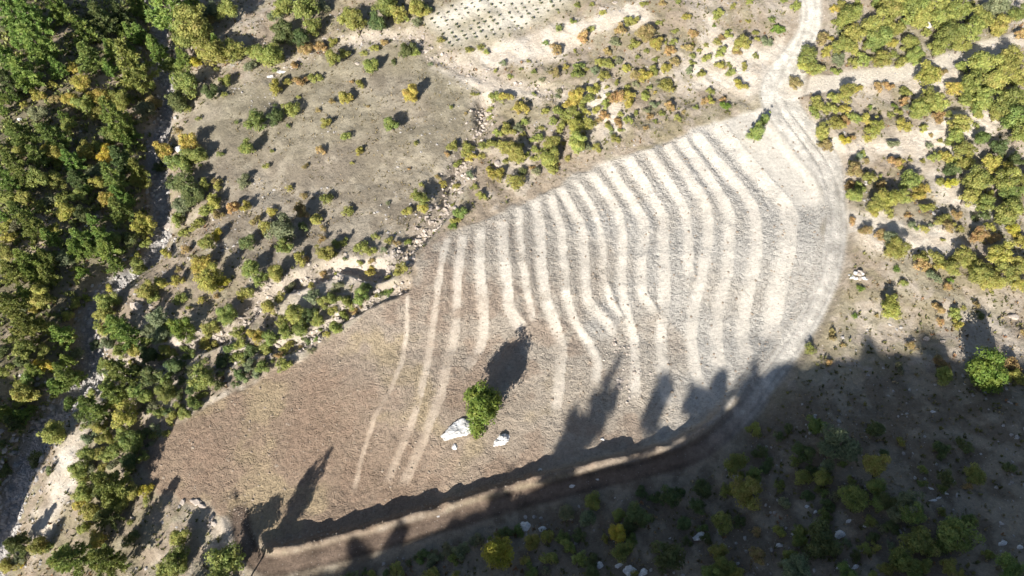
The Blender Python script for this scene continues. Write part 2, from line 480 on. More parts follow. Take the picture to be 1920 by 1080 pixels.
col = mixc(col, np.tile(C3(0.24, 0.20, 0.155), (N, 1)), 0.6 * verge)
col = col * (1 + 0.25 * n2)[:, None]

soil = np.tile(C3(0.26, 0.215, 0.15), (len(x), 1))
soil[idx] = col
rough = np.full(len(x), 0.8); 
rr = 0.75 + 0 * xn
rr = rr * (1 - mroad) + 0.6 * mroad
rr = np.where(infield > 0.5, (0.92 - 0.45 * fbank) * (1 - 0.6 * platf), rr)
rr = np.maximum(rr, 1.0 * (mc + mg).clip(0, 1))
rough[idx] = rr
furr = np.zeros(len(x)); furr[idx] = infield * (1 - 0.7 * fbank) * (1 - 0.8 * platf)

# ------------------------------------------------------------------ materials
def new_mat(name):
    m = bpy.data.materials.new(name); m.use_nodes = True
    nt = m.node_tree; nt.nodes.clear()
    out = nt.nodes.new("ShaderNodeOutputMaterial")
    return m, nt, out
def node(nt, t, **kw):
    n = nt.nodes.new(t)
    for k, v in kw.items(): setattr(n, k, v)
    return n
def noise(nt, vec, scale, detail=4, rough=0.55):
    n = node(nt, "ShaderNodeTexNoise"); n.inputs["Scale"].default_value = scale
    n.inputs["Detail"].default_value = detail; n.inputs["Roughness"].default_value = rough
    nt.links.new(vec, n.inputs["Vector"]); return n.outputs["Fac"]
def math_(nt, op, a, b=None, c=None):
    n = node(nt, "ShaderNodeMath", operation=op)
    for i, v in enumerate((a, b, c)):
        if v is None: continue
        if isinstance(v, (int, float)): n.inputs[i].default_value = v
        else: nt.links.new(v, n.inputs[i])
    return n.outputs[0]

def soil_material():
    m, nt, out = new_mat("soil")
    L = nt.links
    tc = node(nt, "ShaderNodeTexCoord").outputs["Object"]
    a = node(nt, "ShaderNodeAttribute", attribute_name="soil")
    ro = node(nt, "ShaderNodeAttribute", attribute_name="rough").outputs["Fac"]
    fu = node(nt, "ShaderNodeAttribute", attribute_name="furrow").outputs["Fac"]
    f1 = noise(nt, tc, 2.2, 6, 0.65); f2 = noise(nt, tc, 9.0, 4, 0.6)
    mp = node(nt, "ShaderNodeMapping"); mp.inputs["Scale"].default_value = (0.75, 1.5, 1); mp.inputs["Rotation"].default_value = (0, 0, 0.15)
    nz = node(nt, "ShaderNodeTexNoise"); nz.inputs["Scale"].default_value = 0.35; L.new(tc, nz.inputs["Vector"])
    vm = node(nt, "ShaderNodeVectorMath", operation='MULTIPLY_ADD'); vm.inputs[1].default_value = (3, 3, 0)
    L.new(nz.outputs["Color"], vm.inputs[0]); L.new(tc, vm.inputs[2])
    L.new(vm.outputs[0], mp.inputs["Vector"])
    f3 = noise(nt, mp.outputs[0], 1.45, 4, 0.6)
    ridge = math_(nt, 'ABSOLUTE', math_(nt, 'SUBTRACT', f3, 0.5))
    ridge = math_(nt, 'MINIMUM', math_(nt, 'MULTIPLY', ridge, 5.0), 1.0)
    nz2 = node(nt, "ShaderNodeTexNoise"); nz2.inputs["Scale"].default_value = 1.1; nz2.inputs["Detail"].default_value = 2; L.new(tc, nz2.inputs["Vector"])
    vm2 = node(nt, "ShaderNodeVectorMath", operation='MULTIPLY_ADD'); vm2.inputs[1].default_value = (1.6, 1.6, 0)
    L.new(nz2.outputs["Color"], vm2.inputs[0]); L.new(tc, vm2.inputs[2])
    f4 = noise(nt, vm2.outputs[0], 0.62, 2, 0.5)
    mr = node(nt, "ShaderNodeMapRange"); mr.inputs[1].default_value = 0.0; mr.inputs[2].default_value = 0.022; mr.inputs[3].default_value = 1.0; mr.inputs[4].default_value = 0.0
    L.new(math_(nt, 'ABSOLUTE', math_(nt, 'SUBTRACT', f4, 0.5)), mr.inputs[0])
    patch = node(nt, "ShaderNodeMapRange"); patch.inputs[1].default_value = 0.40; patch.inputs[2].default_value = 0.60; patch.inputs[3].default_value = 0.25; patch.inputs[4].default_value = 1.0
    L.new(noise(nt, tc, 0.22, 3, 0.6), patch.inputs[0])
    crack = math_(nt, 'MULTIPLY', math_(nt, 'MULTIPLY', mr.outputs[0], fu), patch.outputs[0])
    fu = math_(nt, 'MULTIPLY', fu, patch.outputs[0])
    # small stones showing paler
    vo = node(nt, "ShaderNodeTexVoronoi"); vo.inputs["Scale"].default_value = 3.2; L.new(tc, vo.inputs["Vector"])
    stone = math_(nt, 'LESS_THAN', vo.outputs["Distance"], 0.13)
    sel = node(nt, "ShaderNodeSeparateColor"); L.new(vo.outputs["Color"], sel.inputs[0])
    stone = math_(nt, 'MULTIPLY', stone, math_(nt, 'GREATER_THAN', sel.outputs[0], 0.72))
    stone = math_(nt, 'MULTIPLY', stone, math_(nt, 'SUBTRACT', 1.0, math_(nt, 'MULTIPLY', fu, 0.85)))
    v = math_(nt, 'ADD', math_(nt, 'MULTIPLY', f1, 1.0), math_(nt, 'MULTIPLY', f2, 0.8))
    v = math_(nt, 'ADD', v, 0.11)
    v = math_(nt, 'MULTIPLY', v, math_(nt, 'SUBTRACT', 1.0, math_(nt, 'MULTIPLY', crack, 0.22)))
    mul = node(nt, "ShaderNodeVectorMath", operation='SCALE'); L.new(a.outputs["Color"], mul.inputs[0]); L.new(v, mul.inputs["Scale"])
    mx = node(nt, "ShaderNodeMix", data_type='RGBA'); L.new(mul.outputs[0], mx.inputs["A"]); mx.inputs["B"].default_value = (0.55, 0.52, 0.47, 1)
    L.new(math_(nt, 'MULTIPLY', stone, 0.55), mx.inputs["Factor"])
    hgt = math_(nt, 'ADD', math_(nt, 'MULTIPLY', f1, 0.30), math_(nt, 'MULTIPLY', f2, 0.11))
    hgt = math_(nt, 'ADD', hgt, math_(nt, 'MULTIPLY', math_(nt, 'MULTIPLY', ridge, fu), 0.075))
    hgt = math_(nt, 'ADD', hgt, math_(nt, 'MULTIPLY', stone, 0.06))
    hgt = math_(nt, 'SUBTRACT', hgt, math_(nt, 'MULTIPLY', crack, 0.11))
    bp = node(nt, "ShaderNodeBump"); bp.inputs["Distance"].default_value = 1.0
    L.new(hgt, bp.inputs["Height"]); L.new(math_(nt, 'MULTIPLY', ro, 0.9), bp.inputs["Strength"])
    b = node(nt, "ShaderNodeBsdfPrincipled"); b.inputs["Roughness"].default_value = 0.95; b.inputs["Specular IOR Level"].default_value = 0.1
    L.new(mx.outputs["Result"], b.inputs["Base Color"]); L.new(bp.outputs[0], b.inputs["Normal"])
    L.new(b.outputs[0], out.inputs[0])
    return m

def leaf_material(name, trans=0.35, attr=False):
    m, nt, out = new_mat(name)
    L = nt.links
    oi = node(nt, "ShaderNodeObjectInfo")
    a = node(nt, "ShaderNodeAttribute", attribute_name="tint")
    tc = node(nt, "ShaderNodeTexCoord").outputs["Object"]
    f = noise(nt, tc, 3.0, 2)
    hs = node(nt, "ShaderNodeHueSaturation")
    if attr: L.new(node(nt, "ShaderNodeAttribute", attribute_name="leafcol").outputs["Color"], hs.inputs["Color"])
    else: L.new(oi.outputs["Color"], hs.inputs["Color"])
    hv = math_(nt, 'ADD', math_(nt, 'MULTIPLY', f, 0.12), 0.44)
    L.new(math_(nt, 'ADD', hv, math_(nt, 'MULTIPLY', math_(nt, 'SUBTRACT', 1.0, a.outputs["Fac"]), 0.035)), hs.inputs["Hue"])
    L.new(math_(nt, 'MULTIPLY', a.outputs["Fac"], 1.0), hs.inputs["Value"])
    hs.inputs["Saturation"].default_value = 0.97
    d = node(nt, "ShaderNodeBsdfPrincipled"); d.inputs["Roughness"].default_value = 0.55; d.inputs["Specular IOR Level"].default_value = 0.25
    t = node(nt, "ShaderNodeBsdfTranslucent")
    L.new(hs.outputs[0], d.inputs["Base Color"])
    L.new(hs.outputs[0], t.inputs["Color"])
    mx = node(nt, "ShaderNodeMixShader"); mx.inputs[0].default_value = trans
    L.new(d.outputs[0], mx.inputs[1]); L.new(t.outputs[0], mx.inputs[2]); L.new(mx.outputs[0], out.inputs[0])
    return m

def plain_material(name, c1, c2, scale, bump=0.3, rough=0.9):
    m, nt, out = new_mat(name)
    L = nt.links
    tc = node(nt, "ShaderNodeTexCoord").outputs["Object"]
    f = noise(nt, tc, scale, 6, 0.65)
    cr = node(nt, "ShaderNodeValToRGB"); cr.color_ramp.elements[0].position = 0.32; cr.color_ramp.elements[1].position = 0.62
    cr.color_ramp.elements[0].color = (*c1, 1); cr.color_ramp.elements[1].color = (*c2, 1)
    L.new(f, cr.inputs[0])
    b = node(nt, "ShaderNodeBsdfPrincipled"); b.inputs["Roughness"].default_value = rough; b.inputs["Specular IOR Level"].default_value = 0.2
    bp = node(nt, "ShaderNodeBump"); bp.inputs["Strength"].default_value = bump; bp.inputs["Distance"].default_value = 0.3
    L.new(f, bp.inputs["Height"]); L.new(bp.outputs[0], b.inputs["Normal"])
    L.new(cr.outputs[0], b.inputs["Base Color"]); L.new(b.outputs[0], out.inputs[0])
    return m

M_SOIL = soil_material()
M_LEAF = leaf_material("broad_leaves", 0.38)
M_LEAFMASS = leaf_material("shrub_leaves", 0.38, True)
M_NEEDLE = leaf_material("pine_needles", 0.28)
M_GRASS = leaf_material("dry_grass", 0.25)
M_BARK = plain_material("bark", (0.09, 0.07, 0.055), (0.20, 0.165, 0.135), 7)
M_LIME = plain_material("limestone", (0.42, 0.405, 0.39), (0.74, 0.73, 0.715), 1.7, 0.45)
M_STONE = plain_material("pink_limestone", (0.27, 0.225, 0.19), (0.50, 0.44, 0.385), 1.8, 0.5)
M_CLOD = plain_material("soil_clod", (0.19, 0.145, 0.108), (0.34, 0.285, 0.225), 1.1, 0.3)
M_RUBBLE = plain_material("rubble_stone", (0.22, 0.205, 0.195), (0.44, 0.415, 0.39), 0.9, 0.3)

# ------------------------------------------------------------------ mesh building
def mesh_np(name, verts, faces, mats, attrs=None, smooth=False, midx=None):
    """faces: (n,k) int array of equal-sized polygons"""
    verts = np.asarray(verts, np.float32); faces = np.asarray(faces, np.int32)
    me = bpy.data.meshes.new(name)
    n, k = faces.shape
    me.vertices.add(len(verts)); me.vertices.foreach_set("co", verts.ravel())
    me.loops.add(n * k); me.loops.foreach_set("vertex_index", faces.ravel())
    me.polygons.add(n); me.polygons.foreach_set("loop_start", np.arange(0, n * k, k, dtype=np.int32))
    if midx is not None: me.polygons.foreach_set("material_index", np.asarray(midx, np.int32))
    for m in mats: me.materials.append(m)
    for nm, (typ, dom, data) in (attrs or {}).items():
        at = me.attributes.new(nm, typ, dom)
        at.data.foreach_set("color" if typ == 'FLOAT_COLOR' else "value", np.asarray(data, np.float32).ravel())
    me.update(calc_edges=True)
    me.polygons.foreach_set("use_smooth", np.full(n, smooth))
    return me

def link(name, me, parent=None, loc=None, **props):
    o = bpy.data.objects.new(name, me)
    COL.objects.link(o)
    if parent is not None: o.parent = parent
    if loc is not None: o.location = loc
    for k, v in props.items(): o[k] = v
    return o

# ------------------------------------------------------------------ split the terrain into its pieces
nx, ny = len(GX), len(GY)
vi = np.arange(nx * ny).reshape(ny, nx)
quads = np.stack([vi[:-1, :-1], vi[:-1, 1:], vi[1:, 1:], vi[1:, :-1]], -1).reshape(-1, 4)
reg = np.zeros(nx * ny, int)
rn = np.zeros(N, int)
rn[infield > 0.5] = 1
rn[(infield > 0.5) & onbank] = 10 + bid[(infield > 0.5) & onbank]
rn[(sstep(-1, 1, osd) > 0.5)] = 5
rn[mc > 0.5] = 4
rn[mtrack > 0.5] = 3
rn[mroad > 0.5] = 2
reg[idx] = rn
freg = reg[quads[:, 0]]
gzy, gzx = np.gradient(HG, GY, GX)
NRM = np.stack([-gzx, -gzy, np.ones_like(HG)], -1).reshape(-1, 3)
NRM /= np.linalg.norm(NRM, axis=1)[:, None]
VER = np.stack([x, y, H], 1)

def terrain_piece(name, code, parent=None, **props):
    q = quads[freg == code]
    if len(q) == 0: return None
    u, inv = np.unique(q, return_inverse=True)
    me = mesh_np(name, VER[u], inv.reshape(-1, 4), [M_SOIL], {
        "soil": ('FLOAT_COLOR', 'POINT', np.concatenate([soil[u], np.ones((len(u), 1))], 1)),
        "rough": ('FLOAT', 'POINT', rough[u]), "furrow": ('FLOAT', 'POINT', furr[u])}, smooth=True)
    me.normals_split_custom_set_from_vertices(NRM[u])
    return link(name, me, parent, **props)

terrain_piece("ground", 0, kind="structure", label="dry stony hillside around the terraced field", category="ground")
field = terrain_piece("terraced_field", 1, kind="structure", label="freshly bulldozed field with contour terraces, pale above and brown below", category="field")
terrain_piece("dirt_road", 2, kind="structure", label="bulldozed dirt road curling round the terraced field", category="road")
terrain_piece("track_path", 3, kind="structure", label="pale dirt track branching off the road between thickets", category="track")
terrain_piece("stream_bed", 4, kind="structure", label="dry stony stream bed along the foot of the forest", category="stream bed")
terrain_piece("orchard_plot", 5, kind="structure", label="pale plot planted with rows of saplings on the far slope", category="plot")
for i in range(len(BANKS)):
    terrain_piece("terrace_bank", 10 + i, field)

# ------------------------------------------------------------------ plants
def leaf_quads(P, Nn, size, r, elong=1.3):
    n = len(P)
    Nn = Nn / np.linalg.norm(Nn, axis=1)[:, None]
    ref = r.normal(size=(n, 3))
    T = np.cross(Nn, ref); T /= np.linalg.norm(T, axis=1)[:, None]
    B = np.cross(Nn, T)
    s = size * (0.65 + 0.7 * r.random(n))[:, None]
    a = T * s * elong; b = B * s * 0.6
    v = np.stack([P - a * 0.9, P - b + a * 0.1, P + a, P + b + a * 0.1], 1).reshape(-1, 3)
    f = np.arange(n * 4).reshape(n, 4)
    return v, f

def tube(path, radii, k=6):
    V_, F_ = [], []
    path = np.asarray(path, float)
    for i, p in enumerate(path):
        d = path[min(i + 1, len(path) - 1)] - path[max(i - 1, 0)]
        d /= np.linalg.norm(d)
        a = np.cross(d, [0.31, 0.95, 0.1]); a /= np.linalg.norm(a); b = np.cross(d, a)
        for j in range(k):
            t_ = 2 * math.pi * j / k
            V_.append(p + radii[i] * (math.cos(t_) * a + math.sin(t_) * b))
    for i in range(len(path) - 1):
        for j in range(k):
            F_.append((i * k + j, i * k + (j + 1) % k, (i + 1) * k + (j + 1) % k, (i + 1) * k + j))
    return np.array(V_), np.array(F_)

def join(parts):
    V_, F_, o = [], [], 0
    for v, f in parts:
        V_.append(v); F_.append(f + o); o += len(v)
    return np.vstack(V_), np.vstack(F_)

def broad_crown(seed, cz_, rz_, lobes, leaves, leaf, spread=0.62, flat=0.35):
    r = np.random.default_rng(seed)
    V_, tint = [], []
    P_all, N_all, T_all = [], [], []
    skew = r.normal(size=2) * 0.10
    ph = (r.random() * 6.28, r.random() * 6.28, r.random())
    for i in range(lobes):
        while True:
            d = r.normal(size=3); d /= np.linalg.norm(d)
            if d[2] > -flat: break
        az = math.atan2(d[1], d[0])
        rad = spread * r.random() ** 0.4 * (0.85 + 0.3 * r.random()) * (1.05 + 0.28 * math.sin(2 * az + ph[0]) * ph[2] + 0.25 * math.sin(3 * az + ph[1]))
        c = np.array([d[0] * rad + skew[0], d[1] * rad + skew[1], cz_ + d[2] * rad * rz_])
        lr = 0.15 + 0.24 * r.random() ** 1.2
        m = int(leaves * (lr / 0.32) ** 1.7)
        q = r.normal(size=(m, 3)); q /= np.linalg.norm(q, axis=1)[:, None]
        q[:, 2] = np.where(q[:, 2] < -0.3, -q[:, 2] * 0.6, q[:, 2])
        rad_ = lr * (0.60 + 0.60 * r.random(m))[:, None]
        P = c + q * rad_ * [1, 1, 0.85]
        P_all.append(P); N_all.append(q + r.normal(size=(m, 3)) * 0.45 + [0, 0, 0.35])
        T_all.append(np.full(m, 0.78 + 0.4 * r.random()) * (0.75 + 0.5 * r.random(m)))
    P = np.vstack(P_all); Nn = np.vstack(N_all); T = np.concatenate(T_all)
    v, f = leaf_quads(P, Nn, leaf, r)
    return v, f, T

def pine_crown(seed, h=3.3, whorls=9):
    r = np.random.default_rng(seed)
    P_all, D_all, T_all = [], [], []
    lean = r.normal(size=2) * 0.05
    for w in range(whorls):
        t_ = (w + 0.35 * r.random()) / whorls
        z = 0.55 + (h - 0.6) * t_
        R_ = (1.0 - t_) ** 0.85 * 1.05 + 0.06
        nb = int(5 + 2 * r.random())
        a0 = r.random() * 6.28
        for b in range(nb):
            a = a0 + 6.283 * b / nb + r.normal() * 0.2
            Rb = R_ * (0.5 + 0.65 * r.random())
            nt_ = max(2, int(6 * Rb + 1))
            br = 0.75 + 0.5 * r.random()
            for k in range(nt_):
                s = Rb * (0.25 + 0.75 * (k + 0.6) / nt_)
                sw = r.normal() * 0.10 * s
                c = np.array([math.cos(a) * s - math.sin(a) * sw + lean[0] * z, math.sin(a) * s + math.cos(a) * sw + lean[1] * z, z + 0.34 * s - 0.12 * s * s + r.normal() * 0.03])
                m = 30
                q = r.normal(size=(m, 3)) + np.array([math.cos(a) * 0.7, math.sin(a) * 0.7, 0.6]); q /= np.linalg.norm(q, axis=1)[:, None]
                lr = 0.10 + 0.06 * r.random()
                P_all.append(c + q * lr * (0.5 + 0.6 * r.random(m))[:, None])
                D_all.append(q)
                T_all.append(br * (0.7 + 0.55 * r.random(m)))
    P = np.vstack(P_all); D = np.vstack(D_all); T = np.concatenate(T_all)
    n = len(P)
    B = np.cross(D, r.normal(size=(n, 3))); B /= np.linalg.norm(B, axis=1)[:, None]
    l = (0.075 + 0.05 * r.random(n))[:, None]; wd = 0.026
    v = np.stack([P - D * l, P - B * wd, P + D * l, P + B * wd], 1).reshape(-1, 3)
    return v, np.arange(n * 4).reshape(n, 4), T

def trunk_mesh(name, seed, h, spread, limbs, base_r):
    r = np.random.default_rng(seed)
    lx, ly = r.normal(size=2) * 0.06
    path = [(lx * t_ * t_, ly * t_ * t_, h * t_ - 0.15 * (t_ == 0)) for t_ in (0, 0.12, 0.35, 0.6, 0.85, 1.0)]
    parts = [tube(path, [base_r * 1.5, base_r * 1.05, base_r * 0.85, base_r * 0.62, base_r * 0.36, base_r * 0.08])]
    for i in range(limbs):
        a = 6.283 * i / limbs + r.random()
        z0 = h * (0.28 + 0.5 * r.random())
        ln = spread * (0.6 + 0.4 * r.random())
        up = ln * (0.35 + 0.5 * r.random())
        p = [(0, 0, z0), (math.cos(a) * ln * .5, math.sin(a) * ln * .5, z0 + up * 0.45), (math.cos(a) * ln, math.sin(a) * ln, z0 + up)]
        parts.append(tube(p, [base_r * 0.5, base_r * 0.32, base_r * 0.08], 5))
    v, f = join(parts)
    return mesh_np(name, v, f, [M_BARK], smooth=True)

def crown_mesh(name, vft, mat):
    v, f, T = vft
    return mesh_np(name, v, f, [mat], {"tint": ('FLOAT', 'FACE', T)})

BROAD = [(crown_mesh("crown", broad_crown(100 + i, 0.95, 1.10, 36, 165, 0.052, flat=0.75), M_LEAF), trunk_mesh("trunk", 100 + i, 1.7, 0.6, 6, 0.075)) for i in range(6)]
FULL = [(crown_mesh('crown', broad_crown(150 + i, 0.95, 1.28, 52, 165, 0.050, flat=0.95), M_LEAF), trunk_mesh('trunk', 150 + i, 1.7, 0.6, 7, 0.07)) for i in range(4)]
LONE = (crown_mesh('crown', broad_crown(166, 0.95, 1.25, 95, 130, 0.050, 0.66, 0.95), M_LEAF), trunk_mesh('trunk', 166, 1.7, 0.6, 7, 0.07))
PINE = [(crown_mesh("crown", pine_crown(200 + i), M_NEEDLE), trunk_mesh("trunk", 200 + i, 3.1, 0.65, 9, 0.065)) for i in range(4)]

def shrub_mesh(seed):
    r = np.random.default_rng(seed)
    v, f, T = broad_crown(seed, 0.5, 0.8, 20, 100, 0.070, 0.68, 0.25)
    v = v * np.array([1, 1, 1]); v[:, 2] = np.maximum(v[:, 2], 0.02 * r.random(len(v)))
    parts = []
    for i in range(6):
        a = r.random() * 6.28; l = 0.3 + 0.4 * r.random()
        parts.append(tube([(0.05 * math.cos(a), 0.05 * math.sin(a), -0.15), (l * .5 * math.cos(a), l * .5 * math.sin(a), 0.3), (l * math.cos(a), l * math.sin(a), 0.8)], [0.035, 0.025, 0.008], 4))
    sv, sf = join(parts)
    V_, F_ = join([(v, f), (sv, sf)])
    return mesh_np("shrub", V_, F_, [M_LEAF, M_BARK], {"tint": ('FLOAT', 'FACE', np.concatenate([T, np.ones(len(sf))]))},
                   midx=np.concatenate([np.zeros(len(f)), np.ones(len(sf))]))
SHRUB = [shrub_mesh(300 + i) for i in range(7)]

PAL = {  # leaf colours
    'P': (0.255, 0.345, 0.085), 'G': (0.245, 0.295, 0.080), 'D': (0.150, 0.190, 0.068), 'Y': (0.430, 0.390, 0.090), 'L': (0.335, 0.345, 0.090),
    'S': (0.255, 0.280, 0.150), 'A': (0.420, 0.310, 0.130), 'B': (0.490, 0.430, 0.060), 'V': (0.185, 0.265, 0.045)}
WORD = {'P': 'bright green', 'G': 'mid green', 'D': 'dark green', 'Y': 'yellowish', 'L': 'olive green', 'S': 'grey green', 'A': 'orange brown', 'B': 'bright yellow', 'V': 'vivid green'}

